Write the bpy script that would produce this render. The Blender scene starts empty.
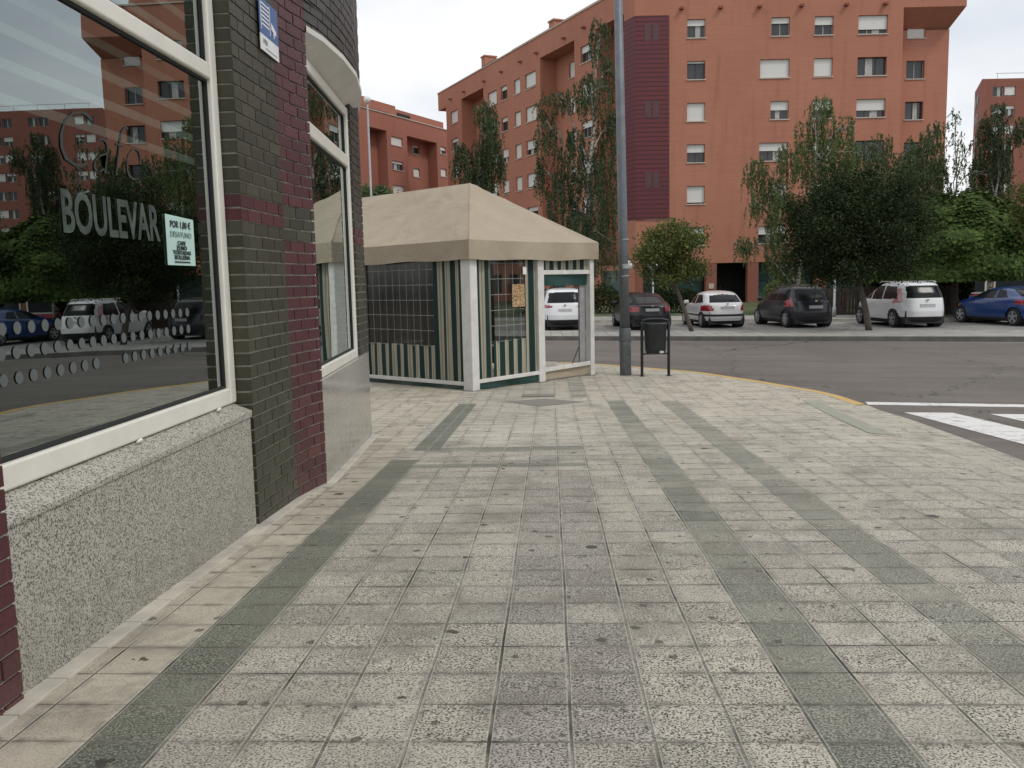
import bpy, bmesh, math, random
import numpy as np
from mathutils import Vector, Matrix
random.seed(7); RNG = np.random.default_rng(11)
sc = bpy.context.scene; COL = sc.collection
D2R = math.radians

# ------------------------------------------------------------------ camera frame
F = 860.0; PITCH = math.atan(104/860.); ROLL = .0225; YAW = math.atan(40/860.); CH = 1.4
CY, SY = math.cos(YAW), math.sin(YAW)
def AF(a, b): return (a*CY-b*SY, a*SY+b*CY)          # street frame (turned 2.7 deg from the wall) -> world
cp, sp = math.cos(PITCH), math.sin(PITCH)
fw = Vector((-SY*cp, CY*cp, -sp)); r0 = Vector((CY, SY, 0)); u0 = Vector((-SY*sp, CY*sp, cp))
rr = r0*math.cos(ROLL)-u0*math.sin(ROLL); uu = u0*math.cos(ROLL)+r0*math.sin(ROLL)
cam = bpy.data.cameras.new('camera'); camo = bpy.data.objects.new('camera', cam); COL.objects.link(camo)
cam.sensor_width = 36; cam.lens = F/1024*36; cam.clip_end = 3000; cam.clip_start = .05
camo.matrix_world = Matrix(((rr.x, uu.x, -fw.x, 0), (rr.y, uu.y, -fw.y, 0), (rr.z, uu.z, -fw.z, CH), (0, 0, 0, 1)))
sc.camera = camo

# ------------------------------------------------------------------ node helper / materials
class NT:
    def __init__(s, name):
        s.m = bpy.data.materials.new(name); s.m.use_nodes = True; s.t = s.m.node_tree; s.t.nodes.clear()
        s.out = s.n('ShaderNodeOutputMaterial')
    def n(s, typ, **kw):
        nd = s.t.nodes.new(typ)
        for k, v in kw.items(): setattr(nd, k, v)
        return nd
    def put(s, sock, v):
        if isinstance(v, bpy.types.NodeSocket): s.t.links.new(v, sock)
        elif v is not None:
            if sock.type == 'RGBA' and not hasattr(v, '__len__'): v = (v, v, v, 1)
            if sock.type == 'RGBA' and len(v) == 3: v = tuple(v)+(1,)
            sock.default_value = v
    def math(s, op, a, b=None, c=None, clamp=False):
        nd = s.n('ShaderNodeMath', operation=op, use_clamp=clamp)
        for i, v in enumerate((a, b, c)):
            if v is not None: s.put(nd.inputs[i], v)
        return nd.outputs[0]
    def mix(s, f, a, b, blend='MIX'):
        nd = s.n('ShaderNodeMix', data_type='RGBA', blend_type=blend)
        s.put(nd.inputs[0], f); s.put(nd.inputs[6], a); s.put(nd.inputs[7], b); return nd.outputs[2]
    def noise(s, vec, scale, detail=3, rough=.55, dist=0):
        nd = s.n('ShaderNodeTexNoise'); s.put(nd.inputs['Vector'], vec); nd.inputs['Scale'].default_value = scale
        nd.inputs['Detail'].default_value = detail; nd.inputs['Roughness'].default_value = rough; nd.inputs['Distortion'].default_value = dist
        return nd.outputs['Fac']
    def ramp(s, v, a, b, lo=0., hi=1.):
        nd = s.n('ShaderNodeMapRange'); s.put(nd.inputs[0], v)
        for i, x in enumerate((a, b, lo, hi)): s.put(nd.inputs[i+1], x)
        return nd.outputs[0]
    def obj(s): return s.n('ShaderNodeTexCoord').outputs['Object']
    def pos(s): return s.n('ShaderNodeNewGeometry').outputs['Position']
    def uv(s): return s.n('ShaderNodeTexCoord').outputs['UV']
    def rnd(s): return s.n('ShaderNodeNewGeometry').outputs['Random Per Island']
    def sep(s, v):
        nd = s.n('ShaderNodeSeparateXYZ'); s.put(nd.inputs[0], v); return nd.outputs
    def comb(s, x, y, z=0.):
        nd = s.n('ShaderNodeCombineXYZ'); s.put(nd.inputs[0], x); s.put(nd.inputs[1], y); s.put(nd.inputs[2], z); return nd.outputs[0]
    def bump(s, h, strength=.3, dist=.01):
        nd = s.n('ShaderNodeBump'); s.put(nd.inputs['Height'], h); nd.inputs['Strength'].default_value = strength; nd.inputs['Distance'].default_value = dist
        return nd.outputs[0]
    def bsdf(s, col, rough=.6, metal=0., spec=.5, normal=None, coat=0., trans=0., sub=0.):
        nd = s.n('ShaderNodeBsdfPrincipled'); s.put(nd.inputs['Base Color'], col); s.put(nd.inputs['Roughness'], rough)
        s.put(nd.inputs['Metallic'], metal); s.put(nd.inputs['Specular IOR Level'], spec); s.put(nd.inputs['Normal'], normal)
        s.put(nd.inputs['Coat Weight'], coat); nd.inputs['Coat Roughness'].default_value = .05
        s.put(nd.inputs['Transmission Weight'], trans)
        return nd.outputs[0]
    def fin(s, sh): s.t.links.new(sh, s.out.inputs[0]); return s.m

def simple(name, col, rough=.6, metal=0, spec=.5, var=.12, scale=8, coat=0, bump=0, bscale=60):
    k = NT(name); o = k.obj()
    n1 = k.noise(o, scale, 4); f = k.ramp(n1, .3, .7, 1-var, 1+var)
    c = k.mix(1., col, k.comb(f, f, f), 'MULTIPLY')
    nm = k.bump(k.noise(o, bscale, 3), bump, .01) if bump else None
    return k.fin(k.bsdf(c, rough, metal, spec, nm, coat))

M = {}
# --- paving
def m_paving():
    k = NT('paving'); p = k.pos(); w = k.n('ShaderNodeTexNoise'); w.inputs['Scale'].default_value = 1.3; w.inputs['Detail'].default_value = 1; k.put(w.inputs['Vector'], p)
    ws = k.sep(w.outputs['Color']); X, Y, Z = k.sep(p)[0:3]
    Xw = k.math('ADD', X, k.math('MULTIPLY', k.math('SUBTRACT', ws[0], .5), .009)); Yw = k.math('ADD', Y, k.math('MULTIPLY', k.math('SUBTRACT', ws[1], .5), .009))
    U = k.math('DIVIDE', k.math('SUBTRACT', Xw, .045), .27); V = k.math('DIVIDE', k.math('SUBTRACT', Yw, 2.655), .27)
    fu, fv = k.math('FLOOR', U), k.math('FLOOR', V); du, dv = k.math('FRACT', U), k.math('FRACT', V)
    eu = k.math('MULTIPLY', k.math('MINIMUM', du, k.math('SUBTRACT', 1., du)), .27); ev = k.math('MULTIPLY', k.math('MINIMUM', dv, k.math('SUBTRACT', 1., dv)), .27)
    wn = k.n('ShaderNodeTexWhiteNoise', noise_dimensions='2D'); k.put(wn.inputs['Vector'], k.comb(fu, fv)); rv = wn.outputs['Value']; rc = k.sep(wn.outputs['Color'])
    # joint width varies
    jn = k.noise(p, 5., 3); jw = k.ramp(jn, .3, .7, .0014, .0045)
    ju = k.ramp(eu, jw, k.math('ADD', jw, .0035), 1., 0.); jv = k.ramp(ev, k.math('MULTIPLY', jw, .8), k.math('ADD', jw, .003), .95, 0.)
    J = k.math('MAXIMUM', ju, jv)
    def band(v, a, b): return k.math('MULTIPLY', k.math('GREATER_THAN', v, a), k.math('LESS_THAN', v, b))
    def col(i): return k.math('COMPARE', fu, float(i), .1)
    near8 = k.math('LESS_THAN', Yw, 8.19); far8 = k.math('SUBTRACT', 1., near8)
    s1 = k.math('MULTIPLY', col(-6), near8)
    s1b = k.math('MULTIPLY', band(Xw, -1.46, -1.18), band(Yw, 8.75, 13.3))
    s2 = k.math('MULTIPLY', col(3), k.math('LESS_THAN', Yw, 13.4)); s2f = k.math('MULTIPLY', s2, k.ramp(k.math('ABSOLUTE', k.math('SUBTRACT', Yw, 9.2)), .6, 1.3, .45, 1.))
    s3 = k.math('MULTIPLY', col(6), k.math('LESS_THAN', Yw, 13.3))
    s4 = k.math('MULTIPLY', col(1), band(Yw, 14., 17.)) 
    cr = k.math('MAXIMUM', k.math('MULTIPLY', band(Xw, -1.33, .32), band(Yw, 8.66, 8.93)), k.math('MULTIPLY', band(Xw, -1.5, .32), band(Yw, 7.72, 7.92)))
    G = k.math('MULTIPLY', s1, 0.)
    for x in (s2f, k.math('MULTIPLY', s3, .8), k.math('MULTIPLY', s4, .6)): G = k.math('MAXIMUM', G, x)
    G = k.math('MULTIPLY', G, k.math('MULTIPLY', k.ramp(k.noise(p, 1.1, 4), .35, .6, .98, .72), k.ramp(rc[1], 0., .5, .7, 1.)))
    for x in (s1, s1b, k.math('MULTIPLY', cr, .8)): G = k.math('MAXIMUM', G, x)
    wallc = k.math('LESS_THAN', Xw, -1.577)
    # colours
    big = k.noise(p, .55, 4, .6); big2 = k.noise(p, 2.3, 5, .65)
    base = k.mix(k.ramp(rv, 0., 1.), (.38, .35, .29), (.51, .47, .39))
    base = k.mix(k.math('MULTIPLY', k.ramp(rc[1], .55, 1., 0., 1.), .45), base, (.29, .275, .24))
    # greyer column of replaced tiles
    gm = k.math('MULTIPLY', k.math('MULTIPLY', k.math('COMPARE', fu, -.5, .6), k.math('LESS_THAN', Yw, 8.6)), k.ramp(rc[2], .15, .6, .3, 1.))
    base = k.mix(k.math('MULTIPLY', gm, .6), base, (.255, .235, .215))
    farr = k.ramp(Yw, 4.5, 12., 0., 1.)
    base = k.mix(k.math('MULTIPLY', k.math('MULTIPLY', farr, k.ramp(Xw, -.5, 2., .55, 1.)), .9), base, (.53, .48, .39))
    base = k.mix(wallc, base, k.mix(rv, (.40, .36, .285), (.50, .455, .36)))
    grn = k.mix(rc[0], (.13, .145, .11), (.20, .21, .165))
    grn = k.mix(k.math('MAXIMUM', s1, s1b), grn, k.mix(rc[0], (.12, .13, .097), (.17, .18, .135)))
    base = k.mix(G, base, grn)
    # pebble relief
    sp1 = k.noise(p, 120., 3, .6); sp2 = k.noise(p, 34., 3, .6)
    st = k.math('MULTIPLY', k.ramp(k.math('MAXIMUM', wallc, k.math('MULTIPLY', G, .35)), 0., 1., 1., .3), k.ramp(k.math('ADD', rc[2], k.math('MULTIPLY', k.math('SUBTRACT', big, .5), 1.2)), 0., .9, .7, 1.15))
    st = k.math('MULTIPLY', st, k.ramp(Yw, 3., 12., 1.1, .7))
    pit = k.ramp(sp1, .53, .575, 0., 1.); 
    sm = k.math('MULTIPLY', pit, st)
    base = k.mix(k.math('MULTIPLY', sm, .92), base, (.055, .052, .042))
    base = k.mix(k.math('MULTIPLY', k.math('MULTIPLY', k.ramp(sp1, .36, .47, 1., 0.), st), .35), base, (.78, .75, .66))
    base = k.mix(k.ramp(sp2, .5, .75, 0., .22), base, (.2, .19, .17))
    # dirt
    base = k.mix(k.ramp(big2, .48, .70, 0., .62), base, (.17, .155, .13))
    base = k.mix(k.ramp(big, .42, .30, 0., .3), base, (.62, .57, .48))
    # grime along joints
    gj = k.math('MULTIPLY', k.ramp(k.math('MINIMUM', eu, ev), 0., .035, 1., 0.), k.ramp(k.noise(p, 9., 4), .4, .62, 0., .85))
    base = k.mix(gj, base, (.13, .12, .10))
    # gum spots
    vo = k.n('ShaderNodeTexVoronoi'); k.put(vo.inputs['Vector'], k.comb(k.math('ADD', X, k.math('MULTIPLY', k.noise(p, 22., 3), .13)), Y)); vo.inputs['Scale'].default_value = 3.1
    rad = k.ramp(k.sep(vo.outputs['Color'])[0], .05, 1., -.03, .145)
    gum = k.math('LESS_THAN', vo.outputs['Distance'], rad); base = k.mix(k.math('MULTIPLY', gum, .88), base, (.045, .04, .035))
    vo2 = k.n('ShaderNodeTexVoronoi'); k.put(vo2.inputs['Vector'], k.comb(X, k.math('ADD', Y, k.math('MULTIPLY', k.noise(p, 40., 3), .07)))); vo2.inputs['Scale'].default_value = 7.
    gum2 = k.math('LESS_THAN', vo2.outputs['Distance'], k.ramp(k.sep(vo2.outputs['Color'])[1], .1, 1., -.02, .19)); base = k.mix(k.math('MULTIPLY', gum2, .75), base, (.065, .06, .05))
    jc = k.mix(k.ramp(k.noise(p, 3., 3), .4, .62), (.045, .04, .033), (.30, .28, .235))
    wx = k.ramp(k.sep(w.outputs['Color'])[2], .45, .55, .5, 1.)
    base = k.mix(k.math('MULTIPLY', k.math('MULTIPLY', k.ramp(eu, .004, .007, 0., 1.), k.ramp(eu, .009, .013, 1., 0.)), .35), base, (.62, .6, .52))
    base = k.mix(k.math('MULTIPLY', J, k.math('MULTIPLY', k.math('MULTIPLY', wx, k.ramp(k.math('MULTIPLY', k.ramp(X, 1.6, 2.6, 0., 1.), k.ramp(Yw, 5., 8., 0., 1.)), 0., 1., 1., .35)), k.ramp(Yw, 3., 14., 1., .6))), base, jc)
    h = k.math('SUBTRACT', k.math('SUBTRACT', k.math('MULTIPLY', rv, .15), k.math('MULTIPLY', sm, .35)), J)
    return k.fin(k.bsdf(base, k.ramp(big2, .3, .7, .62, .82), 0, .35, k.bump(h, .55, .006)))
M['paving'] = m_paving()
def m_asphalt(name, c1, c2, s=1.):
    k = NT(name); p = k.pos(); a = k.noise(p, 90., 2); b = k.noise(p, .35, 5, .65); c = k.noise(k.n('ShaderNodeMapping').outputs[0], 1.) if False else k.noise(p, 2.6, 5, .7)
    base = k.mix(k.ramp(b, .35, .65), c1, c2); base = k.mix(k.ramp(c, .55, .72, 0., .45), base, tuple(x*.6 for x in c1))
    base = k.mix(k.ramp(a, .45, .7, 0., .5), base, tuple(x*.45 for x in c1)); base = k.mix(k.ramp(a, .4, .28, 0., .35), base, tuple(min(1, x*2.0) for x in c2))
    X, Y, Z = k.sep(p)[0:3]
    tw = k.noise(k.comb(k.math('MULTIPLY', X, .12), k.math('ADD', Y, k.math('MULTIPLY', X, .31))), 1.1, 4, .6); base = k.mix(k.ramp(tw, .5, .68, 0., .5), base, tuple(x*.68 for x in c1)); base = k.mix(k.ramp(tw, .42, .32, 0., .4), base, tuple(x*1.35 for x in c2))
    # crack lines
    vo = k.n('ShaderNodeTexVoronoi', feature='DISTANCE_TO_EDGE'); k.put(vo.inputs['Vector'], k.comb(k.math('ADD', X, k.math('MULTIPLY', k.noise(p, 1.5, 4), 1.5)), k.math('MULTIPLY', Y, .6))); vo.inputs['Scale'].default_value = .16
    cr = k.math('MULTIPLY', k.ramp(vo.outputs['Distance'], .0015, .004, 1., 0.), .7); base = k.mix(cr, base, (.03, .03, .028))
    return k.fin(k.bsdf(base, .85, 0, .3, k.bump(a, .5, .006)))
M['asphalt'] = m_asphalt('asphalt', (.132, .116, .102), (.178, .158, .140))
M['parking'] = m_asphalt('parking_asphalt', (.24, .23, .22), (.31, .30, .28))
M['ground'] = m_asphalt('far_ground', (.2, .19, .17), (.25, .24, .21))
M['kerb_dark'] = simple('kerb_stone', (.125, .12, .11), .8, var=.25, scale=3, bump=.3)
def m_pavers():
    k = NT('median_pavers'); p = k.pos(); br = k.n('ShaderNodeTexBrick'); k.put(br.inputs['Vector'], p); br.inputs['Scale'].default_value = 1
    br.inputs['Color1'].default_value = (.40, .385, .35, 1); br.inputs['Color2'].default_value = (.30, .29, .27, 1); br.inputs['Mortar'].default_value = (.14, .13, .12, 1)
    br.inputs['Brick Width'].default_value = .4; br.inputs['Row Height'].default_value = .4; br.inputs['Mortar Size'].default_value = .012; br.offset = 0
    c = k.mix(k.ramp(k.noise(p, 1.2, 5), .45, .7, 0., .5), br.outputs['Color'], (.2, .19, .17)); return k.fin(k.bsdf(c, .8))
M['pavers'] = m_pavers()
def m_worn(name, col, under, amt=.5):
    k = NT(name); p = k.pos(); n1 = k.noise(p, 6., 6, .75); n2 = k.noise(p, 70., 2)
    c = k.mix(k.ramp(n1, .5, .68, 0., amt), col, under); c = k.mix(k.ramp(n2, .5, .7, 0., .35), c, under)
    return k.fin(k.bsdf(c, .75))

M['white_paint'] = m_worn('white_road_paint', (.70, .69, .67), (.22, .21, .2), .75)
M['yellow_paint'] = m_worn('yellow_kerb_paint', (.52, .33, .09), (.40, .35, .27), .9)
M['band_tile'] = m_worn('curved_band_tiles', (.27, .27, .22), (.42, .39, .33), .6)
M['hatch'] = m_worn('utility_hatch', (.21, .195, .165), (.12, .115, .10), .6)
# --- masonry of the cafe
def m_brick(name, c1, c2, c3):
    k = NT(name); p = k.obj(); r = k.rnd(); c = k.mix(r, c1, c2); c = k.mix(k.ramp(k.math('FRACT', k.math('MULTIPLY', r, 7.3)), .8, 1., 0., .8), c, c3)
    n1 = k.noise(p, 45., 4, .6); c = k.mix(k.ramp(n1, .4, .75, 0., .35), c, tuple(x*.5 for x in c1)); Z = k.sep(p)[2]
    c = k.mix(k.math('MULTIPLY', k.ramp(Z, .5, -.5, 0., .35), k.noise(p, 5., 4)), c, (.2, .19, .16))
    return k.fin(k.bsdf(c, k.ramp(n1, .3, .7, .38, .6), 0, .45, k.bump(k.noise(p, 60., 3), .35, .004)))
M['brick_green'] = m_brick('olive_glazed_brick', (.036, .036, .022), (.054, .052, .031), (.075, .07, .045))
M['brick_red'] = m_brick('oxblood_glazed_brick', (.060, .016, .019), (.088, .023, .026), (.11, .035, .034))
M['brick_dark'] = m_brick('dark_glazed_brick', (.034, .031, .026), (.05, .045, .037), (.07, .06, .05))
M['mortar'] = simple('mortar', (.40, .39, .33), .9, var=.3, scale=12, bump=.4)
M['mortar_dark'] = simple('mortar_dark', (.07, .065, .055), .9, var=.3, scale=12)
def m_granite(name, lite, mid, dark, rough=.5, s=1.):
    k = NT(name); p = k.obj(); v = k.n('ShaderNodeTexVoronoi'); k.put(v.inputs['Vector'], p); v.inputs['Scale'].default_value = 185*s
    r = k.sep(v.outputs['Color'])[0]; n1 = k.noise(p, 60*s, 3, .6); c = k.mix(k.ramp(r, .3, .8), lite, mid); c = k.mix(k.ramp(k.math('ADD', r, k.math('MULTIPLY', n1, .5)), .92, 1.02), c, dark)
    c = k.mix(k.ramp(k.noise(p, 1.8, 4), .5, .75, 0., .25), c, mid); zz_ = k.sep(k.pos())[2]; c = k.mix(k.math('MULTIPLY', k.ramp(zz_, .25, -.25, 0., .75), k.ramp(k.noise(p, 7., 5, .7), .35, .65)), c, (.17, .155, .125)); return k.fin(k.bsdf(c, rough, 0, .5, k.bump(n1, .1, .002)))
M['granite'] = m_granite('speckled_terrazzo', (.45, .43, .37), (.31, .295, .25), (.055, .055, .048), .5)
M['granite_polished'] = m_granite('polished_grey_stone', (.40, .38, .34), (.33, .31, .27), (.2, .19, .17), .12)
M['pvc'] = simple('cream_window_frame', (.70, .68, .61), .35, var=.05, scale=5)
M['soffit'] = simple('white_soffit', (.60, .585, .54), .6, var=.06, scale=4)
def m_glass(name, ior, tint, rough=.0, wob=0):
    k = NT(name); R0 = ior; lw_ = k.n('ShaderNodeLayerWeight'); lw_.inputs[0].default_value = .5; fac_ = k.math('MULTIPLY_ADD', k.math('POWER', lw_.outputs['Facing'], 3.5), 1-R0, R0)
    t = k.n('ShaderNodeBsdfTransparent'); t.inputs[0].default_value = tuple(tint)+(1,); g = k.n('ShaderNodeBsdfGlossy'); g.inputs['Roughness'].default_value = rough; g.inputs['Color'].default_value = (.92, 1, .98, 1)
    if wob: nm = k.bump(k.noise(k.obj(), 1.3, 1), .04, .02); k.put(g.inputs['Normal'], nm)
    mx = k.n('ShaderNodeMixShader'); k.put(mx.inputs[0], fac_); k.t.links.new(t.outputs[0], mx.inputs[1]); k.t.links.new(g.outputs[0], mx.inputs[2]); return k.fin(mx.outputs[0])
M['shop_glass'] = m_glass('shop_glass', .29, (.36, .42, .40), .0, 1)
M['vinyl'] = None
M['interior'] = simple('dark_interior', (.03, .029, .028), .8, var=.3, scale=1.5)
M['slat_pale'] = simple('pale_interior_slat', (.75, .75, .72), .7)  # even pale colour of the blind slats
M['etched'] = simple('frosted_lettering', (.05, .07, .056), .6, var=.6, scale=9)
M['etched_dim'] = simple('frosted_script', (.028, .036, .033), .6, var=.02)
M['dots'] = simple('frosted_dots', (.10, .115, .115), .6, var=.02)
M['paper'] = simple('pale_blue_paper', (.47, .66, .60), .7, var=.05, scale=6)
M['ink'] = simple('black_ink', (.02, .03, .03), .7)
M['ink_grey'] = simple('grey_ink', (.14, .2, .19), .7)
M['sign_blue'] = simple('sign_blue', (.06, .125, .30), .45, var=.1)
M['sign_white'] = simple('sign_white', (.72, .73, .74), .45, var=.05)
# --- far building masonry
def m_farbrick(name, c1, c2):
    k = NT(name); p = k.pos(); Z = k.sep(p)[2]; n1 = k.noise(p, .18, 4, .6); n2 = k.noise(k.comb(k.sep(p)[0], k.sep(p)[1], k.math('MULTIPLY', Z, 14.)), .8, 3)
    c = k.mix(k.ramp(n1, .3, .7), c1, c2); c = k.mix(k.ramp(n2, .4, .75, 0., .3), c, tuple(x*.75 for x in c1))
    cs = k.math('FRACT', k.math('DIVIDE', Z, .15)); c = k.mix(k.ramp(cs, .8, .95, 0., .16), c, (.28, .2, .16))
    st = k.noise(k.comb(k.math('MULTIPLY', k.sep(p)[0], 3.), k.math('MULTIPLY', k.sep(p)[1], 3.), k.math('MULTIPLY', Z, .25)), .8, 3); c = k.mix(k.ramp(st, .55, .75, 0., .2), c, (.12, .05, .04))
    return k.fin(k.bsdf(c, .85, 0, .25))
M['fb1'] = m_farbrick('orange_red_facing_brick', (.40, .172, .113), (.465, .205, .138))
M['fb2'] = m_farbrick('red_facing_brick', (.33, .135, .095), (.37, .155, .11))
M['fb3'] = m_farbrick('dull_red_facing_brick', (.25, .098, .072), (.29, .115, .085))
def m_purple():
    k = NT('purple_ribbed_cladding'); p = k.pos(); Z = k.sep(p)[2]; s = k.math('FRACT', k.math('DIVIDE', Z, .30)); c = k.mix(k.ramp(s, .0, .35), (.018, .006, .008), (.15, .033, .040))
    c = k.mix(k.ramp(k.noise(p, .6, 4), .4, .7, 0., .4), c, (.085, .03, .04)); return k.fin(k.bsdf(c, .6, 0, .4, k.bump(s, .4, .03)))
M['purple'] = m_purple()
M['lip'] = simple('pale_parapet_cap', (.50, .43, .36), .7)
M['sill'] = simple('pale_sill', (.50, .45, .40), .7)
def m_shutter():
    k = NT('roller_shutter'); p = k.pos(); Z = k.sep(p)[2]; s = k.math('FRACT', k.math('DIVIDE', Z, .05)); c = k.mix(k.ramp(s, 0., .3), (.42, .42, .40), (.70, .70, .67)); return k.fin(k.bsdf(c, .6))
M['shutter'] = m_shutter()
M['dframe'] = simple('dark_window_frame', (.05, .045, .045), .5)
M['midframe'] = simple('grey_window_frame', (.30, .29, .28), .5)
M['wframe'] = simple('white_window_frame', (.62, .62, .60), .5)
M['farglass'] = None
k = NT('far_window_glass'); fr = k.n('ShaderNodeFresnel'); fr.inputs[0].default_value = 1.6; nz = k.noise(k.pos(), .6, 3)
M['farglass'] = k.fin(k.bsdf(k.mix(nz, (.012, .014, .016), (.06, .065, .07)), .05, 0, .6))
M['curtain'] = simple('net_curtain', (.42, .42, .40), .9, var=.3, scale=9)
k = NT('green_shop_glass'); M['gfglass'] = k.fin(k.bsdf(k.mix(k.ramp(k.noise(k.pos(), .7, 3), .35, .65), (.012, .03, .03), (.07, .14, .13)), .12, 0, .5))
M['black'] = simple('black_void', (.012, .012, .012), .7)
# --- tent
def m_canvas():
    k = NT('beige_canvas'); p = k.obj(); n1 = k.noise(p, 1.4, 5, .65); c = k.mix(k.ramp(n1, .3, .72), (.39, .33, .25), (.345, .29, .222)); c = k.mix(k.ramp(k.noise(p, 6., 4), .55, .8, 0., .15), c, (.25, .21, .16))
    return k.fin(k.bsdf(c, .85, 0, .2, k.bump(k.noise(p, 1.5, 2, .45, .8), .8, .09)))
M['canvas'] = m_canvas()
def m_stripe():
    k = NT('green_cream_stripe'); u = k.sep(k.uv())[0]; s = k.math('FRACT', k.math('DIVIDE', u, .235)); n = k.noise(k.obj(), 3., 4)
    cr = k.mix(n, (.40, .37, .28), (.27, .245, .19)); ln = k.math('LESS_THAN', k.math('ABSOLUTE', k.math('SUBTRACT', s, .8)), .05); cr = k.mix(k.math('MULTIPLY', ln, .5), cr, (.05, .1, .08))
    c = k.mix(k.math('LESS_THAN', s, .48), cr, (.008, .030, .027)); return k.fin(k.bsdf(c, .75, 0, .3))
M['stripe'] = m_stripe()
def m_vinyl():
    k = NT('clear_vinyl_window'); uvs = k.sep(k.uv()); u, v = uvs[0], uvs[1]
    gu = k.math('FRACT', k.math('DIVIDE', u, .205)); gv = k.math('FRACT', k.math('DIVIDE', v, .285)); ln = k.math('MAXIMUM', k.math('LESS_THAN', gu, .045), k.math('LESS_THAN', gv, .035))
    t = k.n('ShaderNodeBsdfTransparent'); t.inputs[0].default_value = (.30, .32, .31, 1); g = k.n('ShaderNodeBsdfGlossy'); g.inputs['Roughness'].default_value = .12; g.inputs['Color'].default_value = (.6, .6, .58, 1); k.put(g.inputs['Normal'], k.bump(k.noise(k.obj(), 2., 2), .08, .03))
    R0 = .05; lw_ = k.n('ShaderNodeLayerWeight'); lw_.inputs[0].default_value = .5; fac_ = k.math('MULTIPLY_ADD', k.math('POWER', lw_.outputs['Facing'], 3.5), 1-R0, R0); mx = k.n('ShaderNodeMixShader'); k.put(mx.inputs[0], fac_); k.t.links.new(t.outputs[0], mx.inputs[1]); k.t.links.new(g.outputs[0], mx.inputs[2])
    d = k.bsdf((.42, .44, .42), .6); m2 = k.n('ShaderNodeMixShader'); k.put(m2.inputs[0], k.math('MULTIPLY', ln, .55)); k.t.links.new(mx.outputs[0], m2.inputs[1]); k.t.links.new(d, m2.inputs[2]); return k.fin(m2.outputs[0])
M['vinyl'] = m_vinyl()
M['greenpvc'] = simple('dark_green_tarpaulin', (.008, .045, .038), .45, var=.3, scale=4, bump=.3, bscale=5)
M['post'] = simple('white_painted_metal', (.62, .61, .58), .45, var=.1, scale=5)
M['greymetal'] = simple('grey_panel', (.30, .30, .30), .5, var=.15)
M['pole'] = simple('weathered_grey_steel', (.13, .145, .16), .5, .2, var=.18, scale=6, bump=.15)
M['pole_low'] = simple('weathered_grey_steel_low', (.12, .13, .135), .6, .1, var=.25, scale=9, bump=.2)
M['binm'] = simple('dark_grey_bin_steel', (.022, .027, .029), .42, .3, var=.3, scale=10)
M['label'] = simple('white_sticker', (.6, .6, .58), .5)
def m_poster():
    k = NT('brown_menu_poster'); p = k.obj(); n = k.noise(p, 30., 4, .7); return k.fin(k.bsdf(k.mix(k.ramp(n, .42, .6), (.17, .07, .025), (.55, .40, .22)), .5))
M['poster_brown'] = m_poster()
# --- cars
def paint(name, c, rough=.28): 
    k = NT(name); n = k.noise(k.obj(), 2.5, 4); return k.fin(k.bsdf(k.mix(k.ramp(n, .4, .7, 0., .12), c, tuple(x*.7+.02 for x in c)), rough, 0, .5, None, .7 if sum(c) > .3 or c[2] > .1 else .15))
M['car_white'] = paint('white_car_paint', (.74, .75, .76)); M['car_white2'] = paint('aged_white_car_paint', (.66, .66, .66)); M['car_black'] = paint('black_car_paint', (.010, .011, .015)); M['car_black2'] = paint('dark_grey_car_paint', (.022, .024, .030))
M['car_blue'] = paint('blue_car_paint', (.010, .045, .19)); M['rubber'] = simple('tyre_rubber', (.018, .018, .018), .85); M['trim'] = simple('black_plastic_trim', (.02, .02, .022), .6)
k = NT('car_glass'); M['carglass'] = k.fin(k.bsdf((.012, .014, .015), .2, 0, .18, None, 0))
k = NT('tail_lamp_red'); M['red'] = k.fin(k.bsdf((.30, .015, .022), .15, 0, .6, None, .5))
k = NT('tail_lamp_pink'); M['pink'] = k.fin(k.bsdf((.58, .25, .25), .15, 0, .6, None, .5))
M['rim'] = simple('alloy_rim', (.42, .43, .44), .35, .6, var=.1); M['plate'] = simple('registration_plate', (.50, .50, .50), .5, var=.15, scale=20); M['chrome'] = simple('chrome', (.6, .6, .6), .15, 1., var=.02)
# --- trees
def m_leaf(name, dark, mid, lite, rough=.6, trans=.25):
    k = NT(name); r = k.rnd(); p = k.obj(); c = k.mix(k.ramp(r, 0., .6), dark, mid); c = k.mix(k.ramp(r, .75, 1.), c, lite); c = k.mix(k.ramp(k.noise(p, .9, 3), .35, .65, 0., .45), c, dark)
    b = k.bsdf(c, .8, 0, .15); t = k.n('ShaderNodeBsdfTranslucent'); k.put(t.inputs[0], c); mx = k.n('ShaderNodeMixShader'); mx.inputs[0].default_value = trans
    k.t.links.new(b, mx.inputs[1]); k.t.links.new(t.outputs[0], mx.inputs[2]); return k.fin(mx.outputs[0])
M['leaf_birch'] = m_leaf('birch_leaves', (.08, .11, .042), (.15, .19, .075), (.25, .29, .14))
M['leaf_birch_dark'] = m_leaf('dark_birch_leaves', (.042, .06, .032), (.085, .115, .055), (.165, .20, .10))
M['leaf_dark'] = m_leaf('dark_dense_leaves', (.018, .028, .012), (.040, .058, .022), (.075, .10, .04), .55, .15)
M['leaf_mulberry'] = m_leaf('mulberry_leaves', (.03, .058, .014), (.08, .128, .030), (.15, .21, .06), .5, .2)
M['leaf_olive'] = m_leaf('olive_green_leaves', (.07, .09, .028), (.14, .165, .05), (.23, .25, .09))
M['leaf_mid'] = m_leaf('mid_green_leaves', (.055, .08, .038), (.11, .15, .065), (.19, .235, .115))
M['bark'] = simple('brown_bark', (.085, .07, .055), .9, var=.3, scale=12, bump=.5, bscale=25)
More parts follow.
